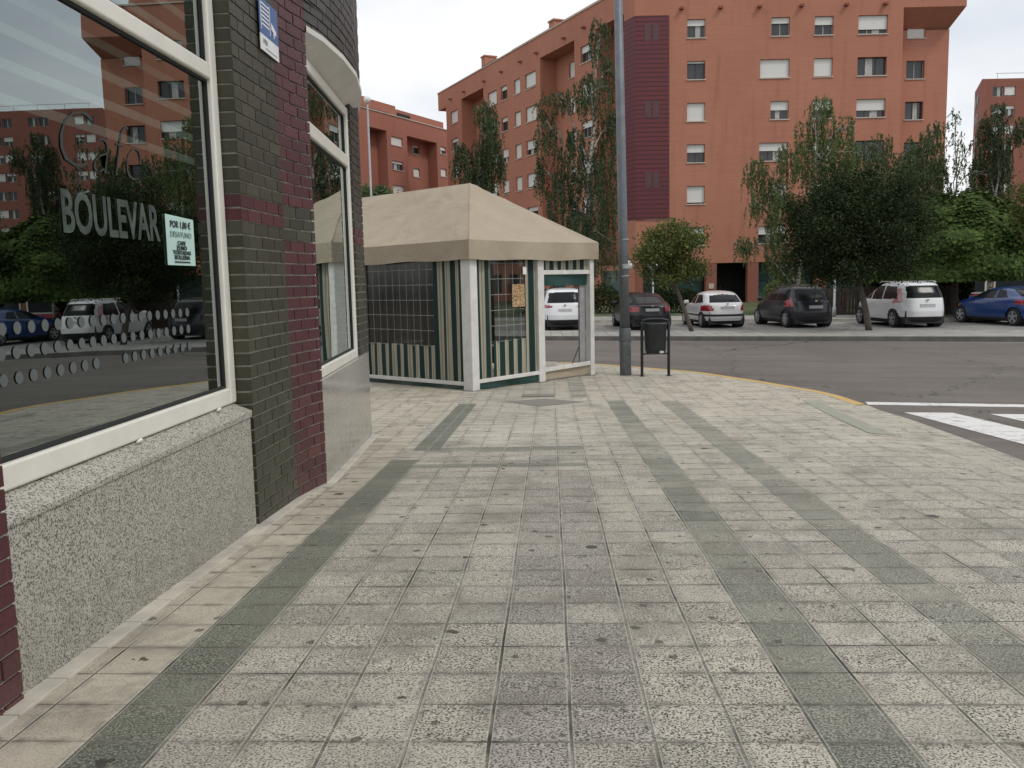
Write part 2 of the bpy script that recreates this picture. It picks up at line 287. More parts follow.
def m_birchbark():
    k = NT('birch_bark'); p = k.obj(); Z = k.sep(p)[2]; n = k.noise(k.comb(k.sep(p)[0], k.sep(p)[1], k.math('MULTIPLY', Z, 4.)), 3., 4); return k.fin(k.bsdf(k.mix(k.ramp(n, .48, .6), (.34, .32, .28), (.06, .05, .04)), .8))
M['birchbark'] = m_birchbark()
M['lamp_glass'] = simple('opal_globe', (.66, .66, .64), .3); M['lamp_post'] = simple('galvanised_post', (.33, .34, .35), .5, .3)

# ------------------------------------------------------------------ mesh builder
class MB:
    def __init__(s): s.v = []; s.f = []; s.uv = {}
    def add(s, vs, fs):
        b = len(s.v); s.v += [tuple(x) for x in vs]; s.f += [tuple(b+i for i in f) for f in fs]
    def hexa(s, p8): s.add(p8, [(0, 3, 2, 1), (4, 5, 6, 7), (0, 1, 5, 4), (1, 2, 6, 5), (2, 3, 7, 6), (3, 0, 4, 7)])
    def boxT(s, T, a0, a1, b0, b1, z0, z1):
        s.hexa([T(a0, b0, z0), T(a1, b0, z0), T(a1, b1, z0), T(a0, b1, z0), T(a0, b0, z1), T(a1, b0, z1), T(a1, b1, z1), T(a0, b1, z1)])
    def box(s, x0, x1, y0, y1, z0, z1): s.boxT(lambda a, b, c: (a, b, c), x0, x1, y0, y1, z0, z1)
    def bar(s, p, q, w, h=None):
        h = h or w; p, q = Vector(p), Vector(q); d = (q-p).normalized(); up = Vector((0, 0, 1)) if abs(d.z) < .9 else Vector((0, 1, 0)); x = d.cross(up).normalized()*w/2; y = x.normalized().cross(d)*h/2
        s.hexa([p-x-y, p+x-y, p+x+y, p-x+y, q-x-y, q+x-y, q+x+y, q-x+y])
    def tube(s, pts, rad, n=8, cap=True):
        pts = [Vector(p) for p in pts]; rad = rad if hasattr(rad, '__len__') else [rad]*len(pts); rings = []; ref = None
        for i, p in enumerate(pts):
            d = (pts[min(i+1, len(pts)-1)]-pts[max(i-1, 0)]).normalized()
            if ref is None: ref = Vector((1, 0, 0)) if abs(d.x) < .8 else Vector((0, 1, 0))
            x = (ref-d*ref.dot(d)).normalized(); ref = x; y = d.cross(x)
            rings.append([p+(x*math.cos(2*math.pi*j/n)+y*math.sin(2*math.pi*j/n))*rad[i] for j in range(n)])
        b = len(s.v); s.v += [tuple(v) for r in rings for v in r]
        for i in range(len(rings)-1):
            for j in range(n): s.f.append((b+i*n+j, b+i*n+(j+1) % n, b+(i+1)*n+(j+1) % n, b+(i+1)*n+j))
        if cap: s.f.append(tuple(b+j for j in reversed(range(n)))); s.f.append(tuple(b+(len(rings)-1)*n+j for j in range(n)))
    def grid(s, fn, nu, nv, uvfn=None):
        b = len(s.v)
        for j in range(nv+1):
            for i in range(nu+1): s.v.append(tuple(fn(i/nu, j/nv)))
        for j in range(nv):
            for i in range(nu):
                idx = (j*(nu+1)+i, j*(nu+1)+i+1, (j+1)*(nu+1)+i+1, (j+1)*(nu+1)+i)
                if uvfn: s.uv[len(s.f)] = [uvfn((q % (nu+1))/nu, (q//(nu+1))/nv) for q in idx]
                s.f.append(tuple(b+q for q in idx))
    def build(s, name, mat, parent=None, smooth=False, bevel=0, seg=2, fixn=False):
        me = bpy.data.meshes.new(name); me.from_pydata(s.v, [], s.f)
        if s.uv:
            l = me.uv_layers.new(name='UVMap')
            for fi, uvs in s.uv.items():
                for j, li in enumerate(me.polygons[fi].loop_indices): l.data[li].uv = uvs[j]
        if fixn:
            bm = bmesh.new(); bm.from_mesh(me); bmesh.ops.recalc_face_normals(bm, faces=bm.faces); bm.to_mesh(me); bm.free()
        me.materials.append(M[mat] if isinstance(mat, str) else mat)
        if smooth: me.polygons.foreach_set('use_smooth', [True]*len(me.polygons))
        me.update(); o = bpy.data.objects.new(name, me); COL.objects.link(o)
        if parent: o.parent = parent
        if bevel:
            m = o.modifiers.new('bevel', 'BEVEL'); m.width = bevel; m.segments = seg; m.limit_method = 'ANGLE'
        return o
def thing(name, label, cat, loc=(0, 0, 0), rz=0, group=None):
    o = bpy.data.objects.new(name, None); COL.objects.link(o); o.location = loc; o.rotation_euler = (0, 0, rz); o['label'] = label; o['category'] = cat; o.empty_display_size = .3
    if group: o['group'] = group
    return o
def tag(o, label, cat, group=None):
    o['label'] = label; o['category'] = cat
    if group: o['group'] = group
    return o
def struct(o): o['kind'] = 'structure'; return o
def text_obj(name, body, size, mat, parent, origin, ax, ay, extrude=.002, sx=1., shear=0., align='LEFT', bold=0.):
    cu = bpy.data.curves.new(name, 'FONT'); cu.body = body; cu.size = size; cu.extrude = extrude; cu.shear = shear; cu.align_x = align; cu.offset = bold; cu.resolution_u = 3
    t = bpy.data.objects.new(name+'_tmp', cu); COL.objects.link(t); dg = bpy.context.evaluated_depsgraph_get(); dg.update(); me = bpy.data.meshes.new_from_object(t.evaluated_get(dg)); bpy.data.objects.remove(t)
    ax, ay = Vector(ax).normalized(), Vector(ay).normalized(); az = ax.cross(ay); o3 = Vector(origin)
    for v in me.vertices: c = v.co.copy(); v.co = o3+ax*(c.x*sx)+ay*c.y+az*c.z
    me.materials.clear(); me.materials.append(M[mat]); o = bpy.data.objects.new(name, me); COL.objects.link(o); o.parent = parent; return o

# ------------------------------------------------------------------ ground profile
def S(Y):
    if Y < -10: return .39
    if Y < 12: return -.039*Y
    if Y > 20: return -.6117
    t = (Y-12)/8; return -.468-.039*8*(t-t*t/2)*.9212
def R(Y): return S(Y)-.11
EDGE = [(-14, 4.1), (4, 4.15), (6.5, 4.25), (7.37, 4.32), (8.97, 4.47), (11.13, 4.62), (12.71, 4.62), (14.34, 4.44), (16.16, 3.89), (18.09, 3.11), (19.39, 1.99), (20.25, 1.14), (21.0, 0.1), (22.0, -2.4), (23.0, -5.5), (26, -16), (34, -45)]
EY = [e[0] for e in EDGE]; EX = [e[1] for e in EDGE]
def _sm(Y): return np.interp([Y-.3, Y-.15, Y, Y+.15, Y+.3], EY, EX).mean()
def edge(Y): return float(_sm(Y))
def dip(X, Y):           # dropped kerb at the crossing
    w = max(0, min(1, (13.6-Y)/1.4))*max(0, min(1, (Y+2)/2)); e = max(0, min(1, 1-(edge(Y)-X)/1.3)); return .065*w*e*e*(3-2*e)
# base ground sheet to the horizon
g = MB(); g.add([(-1500, -1500, -.95), (1500, -1500, -.95), (1500, 1500, -.95), (-1500, 1500, -.95)], [(0, 1, 2, 3)]); struct(g.build('ground', 'ground'))
# road sheet follows the slope
ys = [-40, -25, -14]+[y*1. for y in range(-10, 40)]+[60]; g = MB()
def roadz(Y): return R(Y) if Y > -10 else R(-10)
for j, y in enumerate(ys):
    for x in (-120, 160): g.v.append((x, y, roadz(y)))
for j in range(len(ys)-1): g.f.append((2*j, 2*j+1, 2*j+3, 2*j+2))
struct(g.build('road', 'asphalt', smooth=True))
# pavement
g = MB(); rows = list(np.arange(-14, 34.01, .4)); nc = 40
for y in rows:
    xb = edge(y)-.16
    for i in range(nc+1):
        t = i/nc; x = xb-(1-t)**3*(60+xb)
        g.v.append((x, y, S(y)-dip(x, y)))
for j in range(len(rows)-1):
    for i in range(nc): a = j*(nc+1)+i; g.f.append((a, a+1, a+nc+2, a+nc+1))
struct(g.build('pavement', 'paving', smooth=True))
def kerb(y0, y1, name, mat, lift=0., w=.17):
    g = MB(); yy = np.arange(y0, y1+.001, .12); P = [Vector((edge(y), y, 0)) for y in yy]
    for i, p in enumerate(P):
        d = (P[min(i+1, len(P)-1)]-P[max(i-1, 0)]).normalized(); nrm = Vector((-d.y, d.x, 0)); q = p+nrm*w; y = p.y; top = S(y)-dip(p.x, y)+.004+lift
        g.v += [(p.x, p.y, R(y)-.1), (p.x, p.y, top-.012), (p.x+nrm.x*.012, p.y+nrm.y*.012, top), (q.x, q.y, top), (q.x, q.y, top-.1)]
    for i in range(len(P)-1):
        for j in range(4): a = 5*i+j; g.f.append((a, a+5, a+6, a+1))
    return struct(g.build(name, mat))
M['kerb_light'] = simple('pale_kerb_stone', (.44, .41, .35), .8, var=.2, scale=4, bump=.2)
kerb(-13.5, 12.7, 'kerb', 'paving'); kerb(12.7, 20.9, 'painted_kerb', 'yellow_paint'); kerb(20.9, 33, 'kerb', 'kerb_light')
def sheet(pts, name, mat, zf, lift=.004, kind=True):
    g = MB(); g.add([(x, y, zf(y)+lift) for x, y in pts], [tuple(range(len(pts)))]); o = g.build(name, mat)
    if kind: struct(o)
    return o
# thin line and zebra bars, subdivided so they follow the slope
def quadsheet(c, name, mat, zf, lift=.005, n=12):
    g = MB(); c = [Vector((x, y, 0)) for x, y in c]
    g.grid(lambda u, v: (lambda p: (p.x, p.y, zf(p.y)+lift))(c[0].lerp(c[1], u).lerp(c[3].lerp(c[2], u), v)), n, 3); return struct(g.build(name, mat))
quadsheet([(4.83, 13.25), (12.5, 10.9), (12.6, 11.24), (4.92, 13.62)], 'road_marking', 'white_paint', R)
quadsheet([(4.97, 12.25), (4.99, 9.0), (5.67, 10.3), (5.62, 12.14)], 'zebra_tmp', 'white_paint', R) if False else None
dn = Vector((.70-.02, -1.62, 0))
for a in range(4):
    x0, y0 = 4.97+a*1.03, 12.26-a*.32
    quadsheet([(x0, y0), (x0+.62, y0-.13), (x0+.62+.1, y0-3.6), (x0+.1-.02, y0-3.47)], 'zebra_bar', 'white_paint', R, n=4)
# curved dark band of tiles by the crossing
g = MB(); ctr = [((3.80, 13.1), (4.02, 13.0)), ((3.72, 12.2), (3.98, 12.15)), ((3.62, 11.2), (3.88, 11.2)), ((3.57, 10.4), (3.83, 10.35)), ((3.52, 9.6), (3.78, 9.5))]
for a, b in ctr: g.v += [(a[0], a[1], S(a[1])-dip(*a)+.004), (b[0], b[1], S(b[1])-dip(*b)+.004)]
for i in range(len(ctr)-1): g.f.append((2*i, 2*i+1, 2*i+3, 2*i+2))
struct(g.build('curved_paving_band', 'band_tile'))
sheet([(-.72, 13.5), (-.1, 13.85), (.5, 13.3), (-.2, 12.75)], 'dark_paving_patch', 'hatch', S)
tag(sheet([(-.5, 14.15), (.03, 14.1), (.05, 14.5), (-.5, 14.55)], 'access_cover', 'hatch', S, .008, False), 'dark rectangular metal access cover in the pavement before the tent', 'access cover')
# threshold kerb strip along the cafe wall
g = MB()
for i in range(26):
    y = 2.2+i*.31
    X = -2.0 if y < 6.4 else -2.0+.08*min(1, (y-6.4)/.5)-(.075*(y-6.95) if y > 6.95 else 0)
    if y+.3 < 10: g.hexa([(X+a, y+b+.004, S(y+b)+c) for c in (-.05, .012) for a, b in ((-.02, 0), (.085, 0), (.085-.012*(y > 6.9), .302), (-.02-.022*(y > 6.9), .302))])
struct(g.build('wall_foot_strip', 'kerb_light', bevel=.004))

# far side of the street: median, parking, pavement
K0 = Vector((1.67, 29.4)); kd = Vector((.9554, -.2955)); kn = Vector((.2955, .9554))
def KT(a, n, z): return (K0.x+kd.x*a+kn.x*n, K0.y+kd.y*a+kn.y*n, z)
g = MB(); g.boxT(KT, -60, 60, 0, .14, -.9, -.568); struct(g.build('median_kerb', 'kerb_dark', bevel=.015))
g = MB(); g.boxT(KT, -60, 60, .14, 3.1, -.9, -.572); struct(g.build('median', 'pavers'))
g = MB(); g.boxT(KT, -60, 60, 3.1, 9.6, -.9, -.62); struct(g.build('parking_strip', 'parking'))
g = MB(); g.boxT(KT, -60, 60, 9.6, 9.75, -.9, -.495); struct(g.build('far_kerb', 'kerb_light'))
g = MB(); g.boxT(KT, -60, 60, 9.75, 13.2, -.9, -.5); struct(g.build('far_pavement', 'pavers'))
M['grass'] = simple('rough_grass', (.07, .09, .035), .95, var=.5, scale=3, bump=.6)
g = MB(); g.boxT(KT, -60, 60, 13.2, 45, -.9, -.505); struct(g.build('lawn', 'grass'))
g = MB(); g.boxT(KT, -60, 60, -.32, -.2, -.8, -.7165); 
o = g.build('gutter_line', 'parking'); struct(o)

# ------------------------------------------------------------------ CAFE BUILDING
cafe = thing('cafe_building', 'corner cafe building of olive and oxblood glazed brick with granite base at left', 'building', (-2, 5, S(5)))
COFF = Vector((-2, 5, S(5)))
def cb(mb, name, mat, parent=None, **kw):      # build in world coordinates, stored relative to the cafe's base
    mb.v = [tuple(Vector(v)-COFF) for v in mb.v]; return mb.build(name, mat, parent or cafe, **kw)
COURSE = .0865; BL = .25
def brick_path(pts, z0, z1, depth, parent_parts, name, mat, mortar='mortar', zbase=-.60, gap=.012, rowfilter=None):
    pts = [Vector((p[0], p[1], 0)) for p in pts]; seg = [(pts[i+1]-pts[i]).length for i in range(len(pts)-1)]; L = sum(seg)
    def at(s):
        s = max(0, min(L, s))
        for i, l in enumerate(seg):
            if s <= l+1e-6: d = (pts[i+1]-pts[i]).normalized(); return pts[i]+d*s
            s -= l
        return pts[-1]
    b = MB(); m = MB(); r0i = math.ceil((z0-zbase)/COURSE-1e-6)-1; r = max(r0i, 0)
    while zbase+r*COURSE < z1-.01:
        za, zb = max(z0, zbase+r*COURSE+gap/2), min(z1, zbase+(r+1)*COURSE-gap/2); r += 1
        if zb-za < .01: continue
        if rowfilter and not rowfilter(r): continue
        s = -(BL/2 if r % 2 else 0)
        while s < L-.005:
            a, c = max(0, s), min(L, s+BL-gap); s += BL
            if c-a < .02: continue
            p, q = at(a), at(c); d = (q-p).normalized(); nin = Vector((-d.y, d.x, 0))*depth; jit = -Vector((-d.y, d.x, 0))*random.uniform(0, .003)
            p = p+jit; q = q+jit
            b.hexa([(p.x, p.y, za), (p.x+nin.x, p.y+nin.y, za), (q.x+nin.x, q.y+nin.y, za), (q.x, q.y, za), (p.x, p.y, zb), (p.x+nin.x, p.y+nin.y, zb), (q.x+nin.x, q.y+nin.y, zb), (q.x, q.y, zb)])
    nrms = [(pts[i+1]-pts[i]).normalized() for i in range(len(pts)-1)]; nrms = [Vector((-d.y, d.x, 0)) for d in nrms]
    vn = [nrms[0]]+[(nrms[i]+nrms[i+1]).normalized() for i in range(len(nrms)-1)]+[nrms[-1]]; inset = .011+(.006 if len(pts) > 3 else 0)
    for i in range(len(pts)-1):
        p, q = pts[i], pts[i+1]; d = (q-p).normalized(); e0 = d*(.009 if i == 0 else 0); e1 = d*(.009 if i == len(pts)-2 else 0)
        m.hexa([(v.x, v.y, z) for z in (z0, z1-.004) for v in (p+vn[i]*inset+e0, p+vn[i]*(depth-.01)+e0, q+vn[i+1]*(depth-.01)-e1, q+vn[i+1]*inset-e1)])
    o = cb(b, name, mat, parent_parts, fixn=True); cb(m, 'mortar', mortar, o, fixn=True); return o
XW = -2.0
# near pillar, oxblood
brick_path([(XW+.02, .6), (XW+.02, 2.95)], -.2, 3.6, .24, cafe, 'brick_pillar', 'brick_red')
# main pilaster: green front, red strip at its right, red band course pair
zb0, zb1 = -.60+28*COURSE, -.60+30*COURSE
gp = [(XW, 5.61), (-1.995, 6.0), (-1.985, 6.45)]; rp = [(-1.985, 6.45), (-1.955, 6.75), (-1.90, 7.0)]
brick_path(gp, -.45, zb0, .30, cafe, 'brick_pilaster', 'brick_green'); brick_path(gp, zb1, 3.62, .30, cafe, 'brick_pilaster', 'brick_green'); brick_path(gp, zb0, zb1, .30, cafe, 'brick_band', 'brick_red')
brick_path(rp, -.45, zb0-COURSE*1, .30, cafe, 'brick_strip', 'brick_red'); brick_path(rp, zb1, 3.62, .30, cafe, 'brick_strip', 'brick_red'); brick_path(rp, zb0-COURSE*1, zb1, .30, cafe, 'brick_strip', 'brick_green')
# far pillar beside window 2
fp = [(-2.075, 9.1), (-2.13, 9.9)]
brick_path([(-2.09, 9.32), (-2.126, 9.88)], .60, zb0, .25, cafe, 'brick_pillar', 'brick_green'); brick_path([(-2.09, 9.32), (-2.126, 9.88)], zb0, zb1, .25, cafe, 'brick_band', 'brick_red'); brick_path([(-2.09, 9.32), (-2.126, 9.88)], zb1, 3.3, .25, cafe, 'brick_pillar', 'brick_dark')
brick_path([(-2.122, 9.885), (-2.6, 9.93), (-5.0, 10.0)], -.6, 3.4, .22, cafe, 'side_wall', 'brick_green')
# upper storey, curved, over everything
up = [(XW, -2.0), (XW, 5.5), (-1.985, 6.4), (-1.90, 6.9), (-1.85, 7.3), (-1.825, 7.9), (-1.852, 8.55), (-1.965, 9.3), (-2.185, 10.2), (-2.55, 10.8), (-3.4, 11.4)]
brick_path([p for p in up if p[1] >= 5.5], 3.622, 6.2, .22, cafe, 'upper_wall', 'brick_dark', 'mortar_dark')
brick_path([(-1.90, 7.003), (-1.85, 7.3), (-1.825, 7.9), (-1.852, 8.55), (-1.965, 9.3), (-2.185, 10.2), (-2.55, 10.8), (-3.4, 11.4)], 3.42, 3.62, .2, cafe, 'upper_wall', 'brick_dark', 'mortar_dark')
brick_path([(XW, -2.0), (XW, 5.49)], 3.7, 6.2, .22, cafe, 'upper_wall', 'brick_green')
# soffit with a white lip over window 2
g = MB(); lo = [(-1.90, 7.0), (-1.848, 7.3), (-1.823, 7.9), (-1.85, 8.55), (-1.963, 9.3), (-2.183, 10.2), (-2.548, 10.8)]; ins = [(-2.06, 7.0), (-2.08, 7.3), (-2.12, 7.9), (-2.165, 8.55), (-2.22, 9.3), (-2.35, 10.0), (-2.8, 10.4)]
for a, b in zip(lo, ins): g.v += [(a[0]+.012, a[1], 3.43), (a[0]+.012, a[1], 3.385), (b[0], b[1], 3.22), (b[0]-.3, b[1], 3.22)]
for i in range(len(lo)-1):
    for j in range(3): a = 4*i+j; g.f.append((a, a+1, a+5, a+4))
cb(g, 'soffit', 'soffit')
# stone bases
g = MB(); g.hexa([(x, y, z) for z, in ((-.5,), (.535,)) for x, y in ((XW, 2.952), (XW, 5.555), (XW-.25, 5.555), (XW-.25, 2.952))]); cb(g, 'base_panel', 'granite', bevel=.004)
g = MB(); g.hexa([(XW+.008, 2.956, .536), (XW+.008, 5.575, .536), (-2.13, 5.575, .536), (-2.13, 2.956, .536), (XW+.008, 2.956, .562), (XW+.008, 5.575, .578), (-2.13, 5.575, .634), (-2.13, 2.956, .632)]); cb(g, 'ledge', 'granite', bevel=.005)
g = MB(); g.hexa([(-1.905, 7.002, -.5), (-2.12, 9.88, -.5), (-2.40, 9.86, -.5), (-2.2, 7.002, -.5), (-1.905, 7.002, .60), (-2.12, 9.88, .60), (-2.40, 9.86, .60), (-2.2, 7.002, .60)]); cb(g, 'base_panel', 'granite_polished', bevel=.006)
# window 1
XF = -2.10; QS = .9767
def frame_window(Pf, y0, y1, z0, z1, trans, fwid, glass_y, name='window', mull=()):
    """Pf(y, depth, z) -> world"""
    g = MB()
    g.boxT(Pf, y0, y0+fwid, 0, .09, z0, z1); g.boxT(Pf, y1-fwid, y1, 0, .09, z0, z1)
    g.boxT(Pf, y0+fwid, y1-fwid, .002, .088, z0, z0+fwid*1.05); g.boxT(Pf, y0+fwid, y1-fwid, .002, .088, z1-fwid, z1)
    for t in trans: g.boxT(Pf, y0+fwid, y1-fwid, .002, .088, t[0], t[1])
    for mm in mull: g.boxT(Pf, mm-fwid/2, mm+fwid/2, .001, .089, z0+fwid*1.05, z1-fwid)
    # inner bead
    wdw = cb(g, name, 'pvc', bevel=.012, seg=3); cell = [z0+fwid*1.05]+[q for t in trans for q in t]+[z1-fwid]
    b = MB(); yy = [y0+fwid]+[q for mm in mull for q in (mm-fwid/2, mm+fwid/2)]+[y1-fwid]
    for i in range(0, len(cell), 2):
        for j in range(0, len(yy), 2):
            a0, a1, c0, c1 = yy[j], yy[j+1], cell[i], cell[i+1]; w = .016
            for q in ((a0, a0+w, c0, c1), (a1-w, a1, c0, c1), (a0+w, a1-w, c0, c0+w), (a0+w, a1-w, c1-w, c1)): b.boxT(Pf, q[0], q[1], .03, .06, q[2], q[3])
            p = MB(); p.add([Pf(a0, .045, c0), Pf(a1, .045, c0), Pf(a1, .045, c1), Pf(a0, .045, c1)], [(0, 1, 2, 3)]); cb(p, 'pane', 'shop_glass', wdw)
    cb(b, 'gasket', 'black', wdw); return wdw
W1 = frame_window(lambda y, d, z: (XF-d, y, z), 2.80, 5.60, .633, 3.68, [(2.69, 2.788)], .10, 0)
W1.name = 'shop_window'
# window 2 in the angled plane
d2 = Vector((-.22, 2.94, 0)).normalized(); n2 = Vector((-d2.y, d2.x, 0)); A2 = Vector((-1.935, 6.95, 0))
W2 = frame_window(lambda y, d, z: tuple(A2+d2*y+n2*d+Vector((0, 0, z))), .12, 2.36, .60, 3.24, [(2.62, 2.74)], .09, 0, mull=())
W2.name = 'shop_window'
g = MB(); P2 = lambda y, d, z: tuple(A2+d2*y+n2*d+Vector((0, 0, z))); g.boxT(P2, .06, 2.2, -.015, .1, .55, .598); 
# slatted blind edges behind window 2
g = MB()
for i in range(34): g.boxT(P2, 1.75, 1.82, .12, .16, .72+i*.075, .765+i*.075)
cb(g, 'blind_edge', 'wframe')
# silicone blobs / fixings at the frame foot
g = MB()
for y in (4.2, 5.25): g = MB(); g.tube([(XF+.012, y-.03, .632), (XF+.02, y, .64), (XF+.012, y+.03, .632)], [.005, .009, .005], 8); cb(g, 'frame_fixing', 'pvc', smooth=True)
# interior: floor, back wall, ceiling with pale slats
g = MB(); g.box(-7, -2.35, .2, 9.6, -.35, -.3); g.box(-7.1, -7, .1, 9.7, -.3, 3.79); g.box(-7, -2.45, .1, .2, -.3, 3.79); g.box(-7, -2.45, 9.6, 9.7, -.3, 3.79); g.box(-7, -2.41, .2, 9.6, 3.72, 3.8); g.box(-5.2, -4.7, 3, 7, -.3, .8)
cb(g, 'interior', 'interior')
g = MB()
for i in range(9): g.box(-2.232, -2.222, 2.9, 5.45, 2.16+i*.145, 2.205+i*.145)
cb(g, 'blind_slat', 'slat_pale')
g = MB(); g.box(-12, -2.35, -2, 5.5, 3.85, 6.2); g.box(-12, -7.2, -2, 9.8, -.6, 3.85); g.box(-12, -2.6, 5.5, 9.8, 3.85, 6.2); g.box(-7, -2.2, -2, .05, -.6, 3.85); cb(g, 'rear_block', 'brick_dark')
g = MB(); g.box(-12.2, -2.1, -2.2, 9.0, 6.2, 6.35); cb(g, 'roof', 'greymetal')
# frosted lettering and dot rows on the shop window (centred on the glass plane)
XG = XF-.045+.004
def wt(body, size, y, z, mat, sx=1., shear=0., bold=0., name='lettering', align='LEFT'):
    size *= QS; y *= QS; z = 1.4+(z-1.4)*QS
    o = text_obj(name, body, size, mat, W1, Vector((XG, y, z))-COFF, (0, 1, 0), (0, 0, 1), .0008, sx, shear, align, bold); return o
wt('BOULEVAR', .27, 3.84, 1.665, 'etched', .73, 0, .006)
wt('Café', .42, 3.80, 1.96, 'etched_dim', 1.08, .35, -.012)
g = MB()
def disc(mb, y, z, r, x=XG):
    y *= QS; z = 1.4+(z-1.4)*QS
    n = 14; mb.add([(x, y+math.cos(6.2832*i/n)*r, z+math.sin(6.2832*i/n)*r) for i in range(n)], [tuple(range(n))])
for z, ya, yb in ((1.25, 3.35, 5.12), (1.15, 3.33, 5.12), (1.045, 3.33, 4.04), (1.045, 4.33, 5.12)):
    n = round((yb-ya)/.1)
    for i in range(n+1):
        g = MB(); disc(g, ya+i*(yb-ya)/n, z, .026); cb(g, 'dot_decal', 'dots', W1)
# poster on the glass
pst = thing('poster', 'pale blue breakfast poster taped inside the big cafe window', 'poster', (XG+.004, 5.03, 1.67)); 
def pb(mb, name, mat): mb.v = [tuple(Vector((v[0], v[1]*QS, 1.4+(v[2]-1.4)*QS))-Vector((XG+.004, 5.03, 1.67))) for v in mb.v]; return mb.build(name, mat, pst)
g = MB(); g.add([(XG+.004, 4.89, 1.53), (XG+.004, 5.28, 1.53), (XG+.004, 5.285, 1.81), (XG+.004, 4.895, 1.82)], [(0, 1, 2, 3)]); pb(g, 'sheet', 'paper')
def pt(body, size, z, mat, sx=1., bold=0): text_obj('print', body, size, mat, pst, (.004, .06-.12, 1.4+(z-1.4)*QS-1.67), (0, 1, 0), (0, 0, 1), .0006, sx, 0, 'CENTER', bold)
pt('POR 1,80 €', .052, 1.750, 'ink', 1.1, .001); pt('DESAYUNO', .044, 1.695, 'ink_grey', 1.25)
for t, z in (('CAFE', 1.650), ('ZUMO', 1.622), ('TOSTADAS', 1.594), ('BOLLERIA', 1.566)): pt(t, .031, z, 'ink', 1.55, .0012)
g = MB(); g.box(XG+.006, XG+.007, 4.98, 5.20, 1.545, 1.553); pb(g, 'underline', 'ink')
# camera warning sign on the pilaster
sg = thing('security_sign', 'small blue and white camera surveillance sign on the olive brick pilaster', 'sign', (-1.975, 6.31, 3.2)); SO = Vector((-1.975, 6.31, 3.2))
def sgb(mb, name, mat, **k): return mb.build(name, mat, sg, **k)
g = MB(); g.box(0, .006, -.2, .2, -.06, .19); sgb(g, 'plate', 'sign_blue'); g = MB(); g.box(0, .006, -.2, .2, -.17, -.061); sgb(g, 'lower_plate', 'sign_white')
g = MB()
for i in range(6): g.box(.0065, .0085, -.16, .0, .145-i*.028, .157-i*.028)
g.box(.0065, .0085, -.18, -.17, -.03, .17); g.box(.0065, .0085, .012, .022, -.03, .17)
g.add([(.009, .04, .07), (.009, .15, .03), (.009, .15, -.0), (.009, .11, .0), (.009, .105, -.03), (.009, .085, -.03), (.009, .085, .01), (.009, .04, .02)], [tuple(range(8))])
sgb(g, 'pictogram', 'sign_white'); text_obj('print', '1958', .05, 'ink_grey', sg, (.0085, -.16, -.12), (0, 1, 0), (0, 0, 1), .0005); 
g = MB(); g.box(.0065, .0075, -.10, .15, -.148, -.142); sgb(g, 'fine_print', 'ink_grey')

# ------------------------------------------------------------------ MARQUEE TENT
TC = Vector((-1.41, 15.25, S(15.25))); tu = Vector((.655, .756, 0)); tl = Vector((-.756, .655, 0))
tent = thing('terrace_tent', 'beige canvas terrace tent with striped green curtains and clear vinyl windows', 'tent', TC)
GZ = 0.0
def TT(a, b, z): return tuple(tu*a+tl*b+Vector((0, 0, z-TC.z)))   # z is world height
AW, BWd = 3.45, 8.6; HE = 2.12; VB = 1.78
def post(a, b, w, mats='post'):
    g = MB(); g.boxT(TT, a-w[0], a+w[1], b-w[2], b+w[3], S(15.2+a*.756+b*.655)-.0, VB+.2); return g.build('post', mats, tent, bevel=.01)
post(0, 0, (.04, .14, .04, .20)); post(1.86, .02, (.09, .09, .05, .05)); post(3.45, 0, (.09, .04, .04, .09)); post(0, 3.15, (.05, .05, .09, .09)); post(0, BWd, (.05, .05, .09, .09)); post(0, 5.4, (.05, .05, .09, .09)); post(AW, 5.4, (.05, .05, .05, .05)); post(AW, BWd, (.05, .05, .05, .05)); post(AW, 3.15, (.05, .05, .05, .05))
for q in ((-.09, .20, -.09, .26, 15.25), (1.72, 2.0, -.08, .12, 16.6), (3.3, 3.55, -.08, .12, 17.8)): g = MB(); g.boxT(TT, *q[:4], S(q[4])-.01, S(q[4])+.012); g.build('foot_plate', 'hatch', tent)
# roof (hip) with sag and valance
def wob(a, b): return .03*math.sin(a*3.1+1)*math.sin(b*2.3)+.018*math.sin(a*7+b*5)+.012*math.sin(a*4-b*11)
o_ = .11
c00, c10, c11, c01 = (-o_, -o_), (AW+o_, -o_), (AW+o_, BWd+o_), (-o_, BWd+o_); RH = 3.36; ra, rb = (AW/2, AW/2), (AW/2, BWd-AW/2)
def slope(p, q, r, s, n=26, m=16):     # eave p->q, ridge s->r
    def fn(u, v):
        a = (p[0]*(1-u)+q[0]*u)*(1-v)+(s[0]*(1-u)+r[0]*u)*v; b = (p[1]*(1-u)+q[1]*u)*(1-v)+(s[1]*(1-u)+r[1]*u)*v
        z = HE+(RH-HE)*v-.09*math.sin(math.pi*v)*math.sin(math.pi*u)-.02*math.sin(math.pi*u)*(1-v)+(wob(a, b) if 0 < v < 1 and 0 < u < 1 else 0)
        return TT(a, b, z)
    return fn
g = MB()
g.grid(slope(c00, c10, ra, ra), 30, 18); g.grid(slope(c01, c00, ra, rb), 34, 18); g.grid(slope(c11, c01, rb, rb), 26, 12); g.grid(slope(c10, c11, rb, ra), 26, 12)
g.build('roof', 'canvas', tent, smooth=True)
